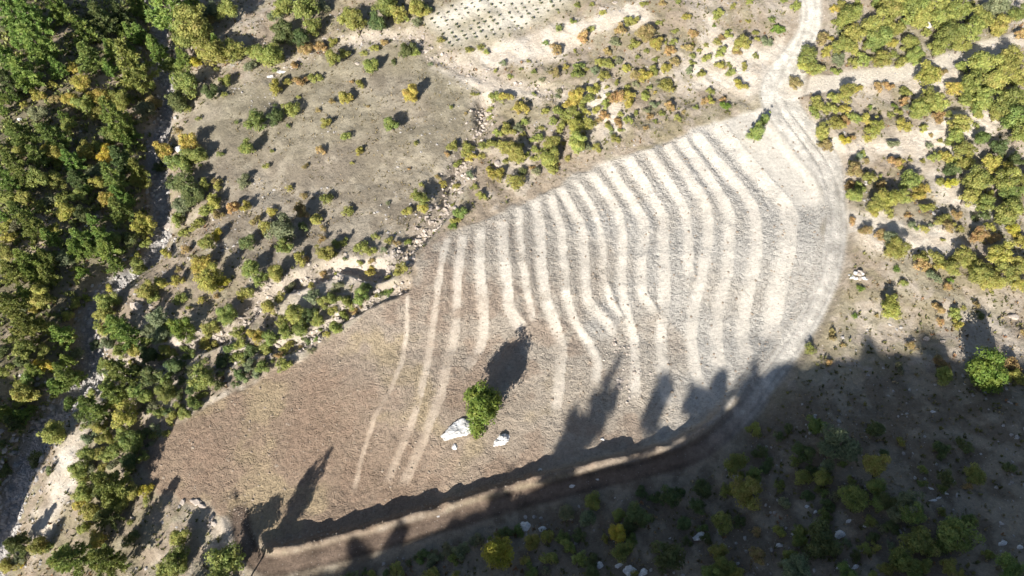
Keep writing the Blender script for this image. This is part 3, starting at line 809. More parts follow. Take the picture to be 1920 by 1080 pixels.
# what the photograph shows, by picture tile (offset; positions and widths in thirds of a picture unit)
TILES = {
 (0, 0): """60 60 150 P;180 100 150 P;330 40 130 P;470 150 120 P;220 250 150 P;80 210 90 P;650 290 90 P;740 190 75 P;800 190 85 P;820 60 85 P;920 50 180 P;880 290 110 P;500 320 130 G;560 110 120 D;680 80 120 D;40 330 110 P;130 400 140 P;50 470 110 D;740 400 170 G;960 360 110 G;1030 330 80 P;1090 130 190 L;1180 70 100 S;1040 230 150 G;1170 310 150 L;1095 360 75 B;1310 270 120 L;1195 110 75 A;1300 60 120 L;430 390 80 Y;440 470 110 Y;400 560 90 Y;560 550 115 Y;690 570 105 L;870 580 90 A;800 620 120 S;660 700 150 P;740 740 75 P;470 600 110 L;220 540 85 Y;220 640 90 S;90 740 130 G;320 770 120 G;390 710 90 L;1060 470 150 G;1000 580 110 D;1190 520 90 D;1270 460 75 L;1500 310 150 L;1430 300 85 L;1400 380 70 S;1600 30 120 L;1700 80 150 G;1820 40 80 S;1590 180 120 D;1690 210 105 D;1760 160 90 L;1550 90 85 S;1720 280 70 A;1810 270 70 A;1870 240 60 Y;1650 370 55 A;1880 330 90 L;1560 500 80 Y;1620 460 50 L;1690 460 80 A;1770 440 65 L;1430 690 130 G;1400 830 95 L;1550 650 95 D;1640 620 80 L;1830 700 65 L;1800 850 60 A;1870 570 40 A;1790 620 35 A;1620 710 30 G;1500 940 38 L;1720 940 40 A;1330 690 28 G;1260 535 32 L;1115 670 35 G;1240 870 38 G;1530 850 28 G;1380 1020 80 S;1630 1065 45 L;1230 1050 55 L;1075 800 110 Y;1090 880 105 G;920 830 100 Y;990 920 130 G;1000 740 45 A;1050 1030 150 D;1160 1040 70 L;1220 1020 50 A;900 950 65 D;560 650 90 L;300 560 70 A;600 880 95 B;700 900 110 D;480 860 100 L;300 850 120 Y;390 900 100 P;200 880 110 G;120 850 90 L;60 900 100 G;20 1000 110 P;120 1000 100 G;220 1010 120 L;310 1010 100 L;420 1000 90 D;540 960 80 S;650 1010 120 G;760 950 110 G;560 820 80 G;800 1020 90 L;330 920 60 Y;720 860 60 G;290 480 55 Y;1060 620 45 L;1190 525 30 L;1680 545 28 L""",
 (640, 0): """30 110 120 L;90 130 130 L;250 40 140 G;210 130 110 D;310 70 95 L;430 40 110 L;480 50 70 D;350 110 55 L;430 130 60 S;185 270 45 Y;240 245 45 A;150 370 90 L;375 280 85 D;350 310 60 D;420 300 50 L;290 350 42 D;125 300 40 L;15 310 70 L;100 480 55 L;20 550 85 Y;400 530 90 Y;285 700 88 G;615 605 30 G;415 805 38 L;100 850 55 Y;20 770 62 L;150 600 22 A;500 360 25 S;740 530 26 L;765 530 26 L;1225 165 45 G;1150 245 38 G;1330 30 42 G;1465 75 42 Y;1405 170 42 L;1300 120 42 L;1365 215 80 A;1320 415 85 G;1335 385 60 G;1560 350 48 S;1595 385 62 Y;1830 490 75 L;1605 490 42 L;1640 260 62 L;1620 130 62 L;1720 190 110 A;1780 250 90 Y;1840 290 60 A;1560 180 80 A;1540 240 60 S;1500 290 50 A;1210 290 70 A;1700 430 80 Y;1760 400 60 L;1820 380 72 Y;1880 350 60 A;1650 420 70 A;1470 430 60 L;1410 510 72 Y;1330 540 90 Y;1380 560 70 L;1290 590 62 Y;1310 640 82 L;1480 590 60 L;1550 560 80 A;1620 560 82 Y;1700 540 72 L;1220 640 82 L;1190 690 50 L;1260 680 52 L;1320 710 100 Y;1440 620 60 L;1390 700 80 L;1550 690 60 A;1570 640 42 L;1480 650 60 A;1540 780 52 L;1330 800 110 L;1240 720 70 L;1180 800 92 L;1100 780 72 L;1090 840 52 L;1200 850 60 D;1160 900 120 L;1440 830 52 L;1380 830 52 S;975 860 110 L;920 830 80 L;1000 890 80 L;850 820 70 L;800 820 60 L;710 840 82 L;730 890 60 Y;630 830 60 L;600 870 36 A;940 730 80 L;1000 720 60 S;880 750 52 L;1010 620 80 Y;990 590 50 A;920 555 72 Y;870 560 80 L;840 620 42 L;840 660 42 L;785 880 42 L;655 930 52 L;540 1000 42 A;575 1040 48 Y;645 1045 46 L;750 1055 46 L;450 1045 36 L;830 960 60 Y;880 990 72 Y;980 1020 82 L;1020 970 52 D;1100 970 52 S;720 990 50 S;1180 950 80 L;870 400 30 L;950 430 36 L;1085 405 32 G;1010 390 26 G;815 290 42 L;910 360 42 S;720 280 50 L;780 270 42 L;560 230 42 L;1660 120 52 L;1880 180 42 L;1500 370 60 L;60 460 25 A;380 950 22 A;700 640 20 A;60 920 24 L;1080 530 30 L;1215 545 28 S;1130 450 34 S;1200 420 60 A;1260 380 40 Y;1050 345 26 L;1310 285 28 L;1410 30 30 L;1700 30 46 L;1800 20 48 A;1890 10 40 L;1780 130 40 L;1870 240 46 L;1790 470 46 S;1730 660 46 A;1850 600 60 A;1800 640 40 L;1710 720 34 A;1550 470 36 L;1660 640 34 L""",
 (1280, 0): """200 90 58 L;285 40 42 L;365 120 32 L;265 170 26 G;175 145 26 G;15 100 52 Y;500 115 42 G;535 165 68 V;630 45 62 L;570 10 42 L;380 10 52 L;140 330 62 L;330 255 92 L;300 300 50 A;410 320 36 G;215 305 62 L;465 240 62 S;405 190 42 L;320 480 72 Y;240 600 56 V;70 605 36 G;125 575 42 A;60 190 52 A;220 215 42 A;100 420 52 L;30 270 60 A;40 400 50 S;705 320 115 G;680 390 82 Y;745 400 82 L;625 470 72 A;770 225 82 A;830 220 52 Y;860 405 56 L;935 110 130 L;970 210 120 L;1100 150 160 L;1100 230 130 G;1260 230 110 L;890 260 100 L;1180 40 140 L;1300 50 150 L;1420 30 150 L;1340 100 120 L;1450 120 120 L;1560 60 150 L;1740 50 150 S;1880 80 100 G;1620 180 140 L;1500 200 140 G;1560 260 90 L;1440 280 110 L;1310 320 90 L;1120 330 110 L;1010 350 82 L;950 360 62 L;1220 350 82 L;1680 110 130 L;1790 150 110 L;1390 430 130 Y;1450 400 62 A;1570 380 72 L;1700 390 160 L;1850 330 150 L;1640 460 150 L;1780 460 150 L;1860 560 180 G;1700 560 130 L;1520 500 90 Y;1370 570 130 L;1330 620 110 L;1440 580 120 L;1440 665 72 A;1250 520 62 L;1235 575 60 A;1150 490 60 A;1090 490 60 A;1235 705 82 Y;1185 600 36 V;1085 720 92 Y;1570 690 130 L;910 530 100 L;980 510 62 Y;840 560 82 L;760 580 82 L;730 630 72 L;820 620 82 L;900 620 62 Y;970 660 72 L;1030 670 72 Y;1050 605 36 V;790 740 92 L;860 710 82 L;905 785 62 B;955 780 52 A;800 830 72 A;1640 600 62 L;1850 660 150 G;1900 760 130 L;1480 890 82 Y;1515 1040 78 B;1730 910 110 Y;1840 950 92 Y;1600 920 92 L;1520 960 82 D;1440 1020 62 L;1650 1010 140 L;1800 1030 140 L;1280 1020 110 G;1190 920 80 A;970 960 92 A;1040 1000 82 L;930 1040 62 A;990 1060 62 L;1110 1040 62 A;1360 1070 62 Y;1900 1010 100 L;1900 200 70 A;1860 410 110 L""",
 (1280, 360): """960 30 92 L;1090 50 100 L;1160 40 120 Y;1080 110 72 Y;1240 30 92 L;1310 20 82 Y;1370 100 72 Y;945 165 52 A;1030 225 62 A;1120 240 85 A;1170 260 92 S;1210 315 110 L;1310 205 32 G;1460 150 82 L;1530 130 62 A;1600 30 110 L;1700 60 110 L;1830 120 140 L;1860 30 130 G;1870 215 82 B;1680 250 92 A;1750 270 82 A;1480 200 82 A;1900 290 72 Y;1330 370 82 L;1340 420 82 A;1440 370 82 L;1450 410 72 Y;1530 430 92 L;1580 360 110 L;1620 410 82 L;1780 365 140 Y;1680 460 130 L;1820 440 120 L;1900 400 92 L;1740 520 110 L;1890 510 92 Y;1400 480 82 S;1505 500 36 V;1490 540 50 A;1205 435 38 V;1000 545 42 V;1240 510 52 G;1160 645 120 Y;965 700 36 V;715 885 60 L;840 780 38 A;835 820 50 A;1435 660 72 A;1535 690 80 L;1540 750 62 Y;1450 735 50 A;1650 640 50 A;1580 655 32 L;1680 705 52 D;1850 980 82 A;1860 1040 82 Y;1440 970 82 A;1470 1030 100 L;1280 870 52 A;820 955 42 A;1910 790 32 A;1210 990 62 S;1090 700 24 A;900 860 26 A""",
 (0, 360): """40 40 92 L;140 50 100 L;100 110 100 G;230 90 72 L;270 50 82 S;370 110 120 Y;340 40 82 L;590 40 100 Y;670 80 120 G;1010 80 110 S;1090 30 110 D;1000 160 82 L;1030 230 62 L;30 200 82 Y;60 260 82 Y;190 190 100 G;90 190 82 S;280 260 92 P;310 210 62 Y;460 250 105 P;500 310 80 P;570 230 105 P;600 320 105 P;790 190 120 Y;830 240 82 Y;820 290 72 L;740 270 85 D;140 400 120 P;260 370 110 G;30 340 92 L;60 450 130 G;270 480 92 G;460 465 78 V;790 420 92 G;770 370 62 Y;930 350 62 Y;1045 330 52 A;1000 440 42 A;1110 180 82 L;1200 60 82 Y;1160 110 82 L;1230 130 60 A;1310 90 72 A;1380 90 62 Y;1440 170 62 A;1530 110 52 Y;1690 110 90 A;1710 20 42 A;1840 40 72 G;1770 160 82 L;1820 205 42 A;1230 240 82 B;1180 290 92 L;1405 290 92 D;1590 240 150 S;1610 310 100 G;1500 200 72 L;1700 200 62 D;1140 400 120 Y;1190 480 140 Y;1240 520 72 B;1410 430 110 G;1460 500 72 G;1560 460 92 L;1680 380 82 Y;1720 380 42 A;1830 340 100 L;1900 290 62 L;1810 270 52 A;1890 470 42 Y;1820 465 42 A;1750 535 52 L;1900 540 72 S;830 540 100 L;900 520 82 Y;1005 500 72 Y;870 600 62 L;1010 600 62 L;1130 615 42 Y;1060 655 36 Y;1390 560 82 L;1360 590 52 Y;1215 590 32 A;620 540 52 Y;230 580 130 L;440 625 78 L;50 610 120 G;380 695 72 Y;140 740 140 G;270 770 92 L;340 800 110 P;390 840 82 G;120 890 110 L;240 900 82 G;430 910 82 S;250 975 82 B;390 1030 130 G;30 1000 72 L;150 1060 82 G;120 970 82 D;600 640 120 L;580 700 110 L;650 740 120 P;720 800 120 P;880 720 110 S;890 800 100 S;1030 760 130 V;1190 760 100 L;1280 690 100 G;1160 850 82 L;1210 860 52 L;1340 800 72 L;1430 810 92 Y;1500 660 92 L;1570 600 62 L;1640 550 72 S;1660 680 110 L;1680 780 100 G;1600 730 82 L;1740 690 82 D;1830 620 82 L;1880 600 72 G;1760 600 72 S;1880 770 82 L;1530 830 92 G;1500 880 82 G;1410 890 82 D;1620 880 72 L;1840 800 42 Y;1480 980 82 G;1410 980 72 S;1600 980 82 L;1350 1040 82 D;1250 960 82 D;1140 1030 130 G;1070 920 62 G;960 900 82 G;920 880 62 L;840 920 110 D;660 900 92 L;620 850 92 S;580 790 82 L;700 1030 140 G;860 1020 120 D;940 1060 82 G;540 860 62 S;1750 890 42 S;970 980 100 D""",
 (640, 360): """35 115 65 L;435 40 90 L;460 90 55 Y;375 115 55 L;30 270 42 L;190 255 50 L;110 310 80 L;160 330 60 L;270 275 45 Y;375 285 58 L;310 290 40 A;240 330 40 S;160 450 60 Y;110 400 40 L;260 480 40 L;340 440 75 L;175 390 50 A;790 20 60 L;670 130 75 G;640 170 55 L;630 75 30 L;630 190 48 V;400 25 30 L;260 65 26 S;20 380 30 D;110 590 100 G;30 630 80 G;140 530 60 D;10 700 60 L""",
 (0, 720): """150 40 120 L;120 110 82 L;80 220 92 D;300 285 130 L;640 50 110 G;760 50 110 G;930 40 110 G;1130 70 62 L;1080 20 92 D;490 130 120 G;560 150 92 G;720 170 140 Y;650 110 82 L;410 110 82 G;440 190 72 D;980 190 82 L;930 275 52 L;890 160 72 G;500 300 82 S;580 310 92 L;680 280 92 G;750 320 110 G;650 390 120 L;570 400 72 L;450 470 92 L;520 460 72 S;620 560 170 G;660 640 120 G;470 600 100 L;760 600 92 L;830 600 72 B;820 660 52 L;460 680 82 Y;510 720 110 L;560 860 110 Y;480 820 82 L;600 740 100 D;740 860 82 D;735 780 42 L;210 920 110 L;260 920 62 G;90 880 110 D;110 980 82 S;40 1040 92 L;120 1020 42 B;410 960 170 G;600 1000 170 G;1020 880 110 L;990 980 130 G;940 1060 110 G;1250 1010 210 G;210 420 82 D;40 490 62 D;280 480 52 D;20 340 52 D;860 290 52 L""",
 (640, 720): """890 940 180 B;1400 650 110 L;1270 730 92 S;1370 750 110 S;1560 850 100 B;1570 930 120 G;1150 850 82 L;1080 880 92 L;1170 970 82 L;1280 910 82 G;1340 980 72 L;1240 860 62 G;1400 1000 82 D;1330 850 72 D;1680 740 130 D;1830 620 130 D;1680 610 62 D;1820 960 190 D;680 930 90 S;640 980 72 G;320 1040 72 L;180 1070 62 L;500 1060 82 L;640 1070 52 L;590 940 62 S;1040 1000 62 L;1060 1060 82 G;740 890 52 S;930 840 82 D;1620 820 82 D;530 950 52 S;1900 600 62 D""",
 (1280, 720): """400 265 82 L;600 250 62 D;740 235 100 G;870 360 200 S;1095 470 150 L;1100 570 110 G;970 640 150 G;660 520 92 L;780 515 100 L;370 620 185 L;290 440 130 G;400 510 92 G;480 470 82 D;440 390 72 D;1260 660 140 S;1290 730 140 G;1320 900 170 G;1560 850 190 G;1660 500 130 L;1450 360 92 D;1580 355 82 D;1220 330 62 L;770 860 190 D;230 780 110 G;320 780 72 D;540 840 82 L;420 830 62 A;570 680 82 S;700 620 82 D;820 680 82 D;680 380 120 D;540 300 62 D;1230 1010 150 G;1500 1010 92 L;1820 1020 150 G;650 1030 150 S;920 1060 110 G;200 950 110 L;230 1030 110 G;430 970 92 A;110 580 110 D;240 600 72 L;1090 270 100 D;1130 390 62 D;1840 480 82 D;1600 570 52 A;1060 1070 62 L;610 970 92 G;300 1060 82 L;160 1060 100 G""",
}
# (picture x, y, width, colour, kind, label, height factor)
SPECIAL = [
 (903, 765, 76, 'V', 'tree', "lone round bright green tree beside the big white boulder in the field", 1.25),
 (1420, 252, 32, 'G', 'tree', "larger of two green trees standing together on the pale platform", 1.25),
 (1432, 224, 18, 'G', 'tree', "smaller of two green trees standing together on the pale platform", 1.6),
 (1845, 690, 68, 'V', 'tree', "wide vivid green tree with a round shadow at the edge of the shade", 1.0),
]
plants = []   # px, py, width_px, colour, kind, label, heightfactor
for (ox, oy), txt in TILES.items():
    for e in txt.split(';'):
        a = e.split()
        X3, Y3, W3, c = float(a[0]), float(a[1]), float(a[2]), a[3]
        kind = 'pine' if c == 'P' else ('tree' if W3 >= 88 else 'shrub')
        if c in 'GD' and kind == 'tree' and ox + X3 / 3 < 290 - 0.1 * oy and (int(X3) * 7 + int(Y3)) % 5 < 3: kind = 'pine'
        if ox + X3 / 3 > 1900 and oy + Y3 / 3 > 900: pass
        plants.append([ox + X3 / 3, oy + Y3 / 3, W3 / 3 * (1.0 if kind != 'pine' else 0.95), c, kind, None, 1.0])
for s in SPECIAL: plants.append(list(s[:3]) + [s[3], s[4], s[5], s[6]])

# fill the thick woods between the trees that stand out
FILL = [
 ([(0, 0), (430, 0), (440, 60), (380, 120), (280, 110), (275, 480), (190, 520), (130, 620), (140, 700), (60, 800), (0, 830)], 62, 22, 'PPPPGGLDYS'),
 ([(1560, 0), (1920, 0), (1920, 60), (1740, 105), (1620, 120), (1530, 110), (1540, 60)], 16, 22, 'LLLGSY'),
 ([(1780, 150), (1920, 110), (1920, 500), (1840, 480), (1780, 300)], 18, 24, 'LLLGYD'),
 ([(150, 560), (420, 640), (660, 560), (560, 660), (370, 760), (280, 860), (230, 960), (150, 950), (150, 800)], 60, 22, 'GGDDLLS'),
 ([(1360, 850), (1600, 830), (1800, 900), (1900, 1080), (900, 1080), (960, 1000), (1150, 960)], 50, 22, 'DDGGLS'),
 ([(930, 260), (1100, 130), (1220, 60), (1440, 60), (1400, 170), (1230, 240), (1060, 300), (960, 340)], 60, 13, 'LYLSLLA'),
 ([(770, 548), (690, 580), (600, 650), (470, 720), (370, 770), (300, 830), (262, 885), (245, 870), (290, 810), (360, 745), (460, 695), (590, 625), (680, 560), (760, 530)], 60, 12, 'DGLASLG'),
 ([(1540, 180), (1800, 160), (1800, 470), (1600, 380)], 30, 16, 'LYLSLLA'),
 ([(520, 1085), (660, 1055), (820, 1012), (960, 966), (990, 990), (840, 1045), (700, 1085)], 34, 17, 'SDGLG'),
]
pr = np.random.default_rng(5)
for poly, n, wpx, cols in FILL:
    P = np.array(poly, float); lo, hi = P.min(0), P.max(0)
    Q = lo + pr.random((n * 24, 2)) * (hi - lo)
    Q = Q[inside(Q[:, 0], Q[:, 1], P)]
    g = ground_at(Q)                             # keep roads, track, creek and field clear
    gx_, gy_ = g[:, 0], g[:, 1]
    okq = (seg_dist(gx_, gy_, ROAD)[0] > 3.0) & (seg_dist(gx_, gy_, TRACK)[0] > 2.6) & (seg_dist(gx_, gy_, CREEK)[0] > 1.5) & (poly_sd(gx_, gy_, FIELD) < -1)
    cnt = 0
    for q in Q[okq]:
        w = wpx * (0.6 + 0.8 * pr.random())
        A_ = np.array([p[:3] for p in plants])
        if (((A_[:, 0] - q[0]) ** 2 + (A_[:, 1] - q[1]) ** 2) < (0.36 * (A_[:, 2] + w)) ** 2).any(): continue
        c = cols[int(pr.random() * len(cols))]
        kind = 'pine' if c == 'P' else ('tree' if w > 24 else 'shrub')
        plants.append([q[0], q[1], w, c, kind, None, 1.0])
        cnt += 1
        if cnt >= n: break

# crest trees out of the picture, whose long shadows reach the field
CREST = []
for (tx_, ty_), hgt_, wd in [((1130, 748), 13, 4.2), ((1085, 800), 9, 4.5), ((1228, 775), 10, 3.8), ((1300, 770), 6, 4), ((1425, 680), 4.5, 4), ((1040, 862), 6, 4), ((1360, 715), 6, 4), ((1640, 640), 3.5, 5), ((1760, 655), 3.5, 5), ((660, 1058), 2.4, 5), ((735, 1036), 4.6, 3), ((845, 998), 3.4, 4.5), ((925, 966), 4.6, 3.4)]:
    CREST.append((tx_, ty_, hgt_, wd))

ZONES = [  # picture outlines only used to word where a plant stands
 ("in the upper forest beyond the stream bed", [(0, 0), (300, 0), (300, 200), (0, 200)]),
 ("in the middle forest beyond the stream bed", [(0, 200), (300, 200), (290, 400), (0, 400)]),
 ("in the forest by the stream bend", [(0, 400), (290, 400), (280, 480), (180, 560), (150, 740), (0, 870)]),
 ("on the shaded bank of the stony stream bed", [(0, 740), (140, 740), (120, 860), (60, 1080), (0, 1080)]),
 ("in the wood over the grassy slope", [(300, 0), (800, 0), (800, 60), (560, 110), (420, 170), (330, 250), (290, 250)]),
 ("on the brown grassy slope", [(330, 250), (420, 170), (560, 110), (800, 60), (900, 160), (900, 240), (800, 390), (720, 440), (560, 400), (450, 380), (380, 400)]),
 ("in the scrub under the grassy slope", [(280, 250), (330, 250), (380, 400), (560, 400), (720, 440), (640, 500), (480, 560), (280, 600), (170, 560), (290, 450)]),
 ("in the wooded strip along the lower field edge", [(150, 560), (280, 600), (480, 560), (640, 500), (800, 440), (760, 560), (640, 640), (440, 740), (300, 840), (270, 900), (300, 940), (120, 1000), (100, 880), (150, 740)]),
 ("on the rough bank under the field corner", [(0, 900), (300, 900), (500, 980), (520, 1080), (0, 1080)]),
 ("on the eroded slope next to the grass", [(800, 60), (1100, 100), (1080, 330), (820, 460), (720, 440), (800, 390), (900, 240), (900, 160)]),
 ("on the scrubby slope above the terraces", [(1000, 100), (1240, 0), (1280, 0), (1280, 260), (1040, 360)]),
 ("on the pale slope beside the upper road", [(1240, 0), (1520, 0), (1480, 150), (1340, 230), (1240, 270)]),
 ("in the thicket above the branching track", [(1480, 0), (1920, 0), (1920, 70), (1500, 170)]),
 ("on the chalky slope under the branching track", [(1480, 170), (1760, 120), (1780, 400), (1560, 400), (1560, 300)]),
 ("in the thicket ending the chalky slope", [(1740, 100), (1920, 60), (1920, 340), (1760, 400)]),
 ("in the scrub band beyond the road bend", [(1560, 300), (1920, 300), (1920, 560), (1560, 520)]),
 ("on the stony ground beside the lower road", [(1440, 500), (1920, 540), (1920, 740), (1440, 740)]),
 ("on the shaded hillside under the dark road", [(1240, 720), (1920, 720), (1920, 1080), (1240, 1080)]),
 ("on the slope below the dirt road", [(500, 900), (1260, 700), (1280, 1080), (500, 1080)]),
]
def zone_of(px, py):
    for nm, poly in ZONES:
        if inside(np.array([px]), np.array([py]), poly)[0]: return nm
    return "on the open slope around the field"

pp = np.array([[p[0], p[1]] for p in plants]); wpx = np.array([p[2] for p in plants]); wpx_all = wpx
kinds = np.array([p[4] for p in plants]); hf = np.array([p[6] for p in plants])
g0 = ground_at(pp, hf=h_full); dep = project(g0[:, 0], g0[:, 1], h_full(g0[:, 0], g0[:, 1]))[2]
rad = np.maximum(wpx / F * dep / 2 * np.where(kinds == 'shrub', 1.2, 1.16), 0.28)
hcs = np.where(kinds == 'pine', 1.7, np.where(kinds == 'tree', 0.95, 0.45)) * rad * hf
gp = ground_at(pp, hc=hcs, hf=h_full)
gz = h_full(gp[:, 0], gp[:, 1])

names = {'pine': 'pine_tree', 'tree': 'broadleaf_tree', 'shrub': 'shrub'}
recs = []
for i, p in enumerate(plants):
    k = p[4]
    size = rad[i] * 2
    if k == 'shrub': sw = 'tiny' if size < 1.5 else ('small' if size < 2.3 else 'wide')
    else: sw = 'small' if size < 3.0 else ('medium' if size < 4.6 else 'large')
    base = f"{sw} {WORD[p[3]]} {'pine' if k == 'pine' else ('tree' if k == 'tree' else 'shrub')} {zone_of(p[0], p[1])}"
    recs.append([i, k, base, p[5]])
def ordinal(n):
    w = ["first", "second", "third", "fourth", "fifth", "sixth", "seventh", "eighth", "ninth", "tenth", "eleventh", "twelfth"]
    if n <= 12: return w[n - 1]
    return f"{n}{'th' if 10 <= n % 100 <= 20 else {1: 'st', 2: 'nd', 3: 'rd'}.get(n % 10, 'th')}"
byb = {}
for r_ in recs: byb.setdefault(r_[2], []).append(r_)
for b, L_ in byb.items():
    L_.sort(key=lambda r_: plants[r_[0]][0])
    if len(L_) == 1: L_[0].append(b)
    else:
        for n_, r_ in enumerate(L_): r_.append(f"{b}, {ordinal(n_ + 1)} from left")

def jitter_col(c, s=0.16):
    k = 1 + s * (2 * random.random() - 1)
    return (max(c[0] * k * (1 + 0.12 * (2 * random.random() - 1)), 0.01), c[1] * k, c[2] * k, 1)

def put_tree(name, meshes, loc, r, hs, colr, label, group):
    e = bpy.data.objects.new(name, None); COL.objects.link(e)
    e.empty_display_size = 0.5
    e.location = loc; e.scale = (r * (0.9 + 0.22 * random.random()), r * (0.9 + 0.22 * random.random()), r * hs); e.rotation_euler = (random.uniform(-.07, .07), random.uniform(-.07, .07), random.random() * 6.283)
    e["label"] = label; e["category"] = "pine" if name == 'pine_tree' else "tree"; e["group"] = group
    tr = link("trunk", meshes[1], e); cr = link("crown", meshes[0], e); cr.color = colr
    return e

LEAFV = [(np.array([v.co[:] for v in m_.vertices]), np.array([p_.vertices[:] for p_ in m_.polygons]), np.array([d.value for d in m_.attributes['tint'].data]), np.array([p_.material_index for p_ in m_.polygons])) for m_ in SHRUB]
mass = []
order_ = sorted([i for i in range(len(plants)) if kinds[i] == 'shrub'], key=lambda i: -wpx_all[i])
small_shrubs = set(order_[290:])
for i, k, base, own, lab in recs:
    if i in small_shrubs:
        v_, f_, t_, m_ = LEAFV[random.randrange(len(LEAFV))]
        a_ = random.random() * 6.283; R_ = np.array([[math.cos(a_), -math.sin(a_), 0], [math.sin(a_), math.cos(a_), 0], [0, 0, 1]])
        if rad[i] < 0.9: sel_ = np.random.default_rng(i).random(len(f_)) < 0.6
        else: sel_ = np.ones(len(f_), bool)
        mass.append((v_ @ R_.T * rad[i] * np.array([1, 1, 0.85 + 0.4 * random.random()]) + np.array([gp[i, 0], gp[i, 1], gz[i] - 0.03]), f_[sel_], t_[sel_], m_[sel_], jitter_col(PAL[plants[i][3]])))
        continue
    p = plants[i]
    loc = (gp[i, 0], gp[i, 1], gz[i] - 0.03)
    c = jitter_col(PAL[p[3]])
    if k == 'shrub':
        o = link("shrub", SHRUB[random.randrange(len(SHRUB))], None, loc)
        o.rotation_euler = (0, 0, random.random() * 6.283)
        o.scale = (rad[i] * (0.9 + .25 * random.random()), rad[i] * (0.9 + .25 * random.random()), rad[i] * (0.85 + 0.4 * random.random())); o.color = c
        o["label"] = own or lab; o["category"] = "shrub"; o["group"] = "shrubs " + zone_of(p[0], p[1])
    else:
        ms = (PINE if k == 'pine' else (FULL if own or (i % 3 == 0) else BROAD)); ms = ms[random.randrange(len(ms))]
        if own and wpx_all[i] > 60: ms = LONE
        put_tree(names[k], ms, loc, rad[i], p[6] * (0.9 + 0.25 * random.random()), c, own or lab, ("pines " if k == 'pine' else "broadleaf trees ") + zone_of(p[0], p[1]))

if mass:
    V_, F_ = join([(a[0], a[1]) for a in mass])
    link("scattered_shrubs", mesh_np("scattered_shrubs", V_, F_, [M_LEAFMASS, M_BARK], {"tint": ('FLOAT', 'FACE', np.concatenate([a[2] for a in mass])),
        "leafcol": ('FLOAT_COLOR', 'FACE', np.concatenate([np.tile(a[4], (len(a[1]), 1)) for a in mass]))}, midx=np.concatenate([a[3] for a in mass])), None,
        kind="stuff", label="small scattered green, yellow and rusty shrubs dotting the slopes", category="shrubs")
# trees on the hill crest behind the viewpoint
for n_, (a, b, hgt_, wd) in enumerate(CREST):
    E = ground_at([(a, b)])[0]
    v = E @ V
    uc = float(np.interp(v, R1[0], R1[1]))
    P = uc * S + v * V
    z = float(h_full(P[0], P[1]))
    put_tree("broadleaf_tree", BROAD[n_ % len(BROAD)], (P[0], P[1], z - 0.05), wd / 2, hgt_ / (wd / 2) / 2.1, (*PAL['G'], 1), f"green tree on the hill crest shading the lower field, {ordinal(n_ + 1)} along the crest", "trees on the crest")
for n_, (a, b, hgt_, wd) in enumerate([(452, 1110, 13, 3.4), (400, 1118, 6, 3.5), (340, 1125, 6, 4)]):
    E = ground_at([(a, b)])[0]
    put_tree("broadleaf_tree", BROAD[n_], (E[0], E[1], float(h_full(E[0], E[1])) - 0.05), wd / 2, hgt_ / (wd / 2) / 2.1, (*PAL['G'], 1), ["tallest green tree by the road hairpin, throwing the longest shadow", "green tree on the inner side of the road hairpin", "green tree at the foot of the road hairpin"][n_], "trees at the hairpin")

# ------------------------------------------------------------------ saplings in rows on the far plot
def sapling_mesh(seed):
    r = np.random.default_rng(seed)
    v, f, T = broad_crown(seed, 0.62, 0.8, 6, 34, 0.13, 0.5)
    sv, sf = tube([(0, 0, -0.1), (0.01, 0.02, 0.35), (0.03, 0.0, 0.8)], [0.05, 0.04, 0.02], 5)
    V_, F_ = join([(v, f), (sv, sf)])
    return mesh_np("sapling", V_, F_, [M_LEAF, M_BARK], {"tint": ('FLOAT', 'FACE', np.concatenate([T, np.ones(len(sf))]))}, midx=np.concatenate([np.zeros(len(f)), np.ones(len(sf))]))
SAP = [sapling_mesh(400 + i) for i in range(3)]
sap_px = []
for i in range(-14, 22):
    for j in range(-8, 9):
        q = np.array([640 + (690 + i * 50 + j * 34) / 3, (205 - i * 9 - j * 31) / 3]) + pr.normal(size=2) * 0.9
        if -4 < q[1] < 92 and 800 < q[0] < 1075: sap_px.append(q)
sg = ground_at(sap_px, hf=h_full)
keep = poly_sd(sg[:, 0], sg[:, 1], ORCHARD) > 0.5
rowno = {}
for q, g in sorted(zip(np.array(sap_px)[keep].tolist(), sg[keep].tolist()), key=lambda t_: t_[0][0]):
    if random.random() < 0.12: continue
    bandn = min(max(int(q[1] // 16), 0), 5)
    band = ["topmost", "second", "third", "fourth", "fifth", "lowest"][min(bandn, 5)]
    rowno[bandn] = rowno.get(bandn, 0) + 1
    o = link("orchard_sapling", SAP[random.randrange(3)], None, (g[0], g[1], float(h_full(g[0], g[1])) - 0.02))
    s = 0.20 + 0.28 * random.random(); o.scale = (s, s, s * 1.2); o.rotation_euler = (0, 0, random.random() * 6.28); o.color = jitter_col((0.17, 0.19, 0.10))
    o["label"] = f"young sapling, planted plot, {band} band, {ordinal(rowno[bandn])} from left"; o["category"] = "sapling"; o["group"] = "saplings planted in rows"

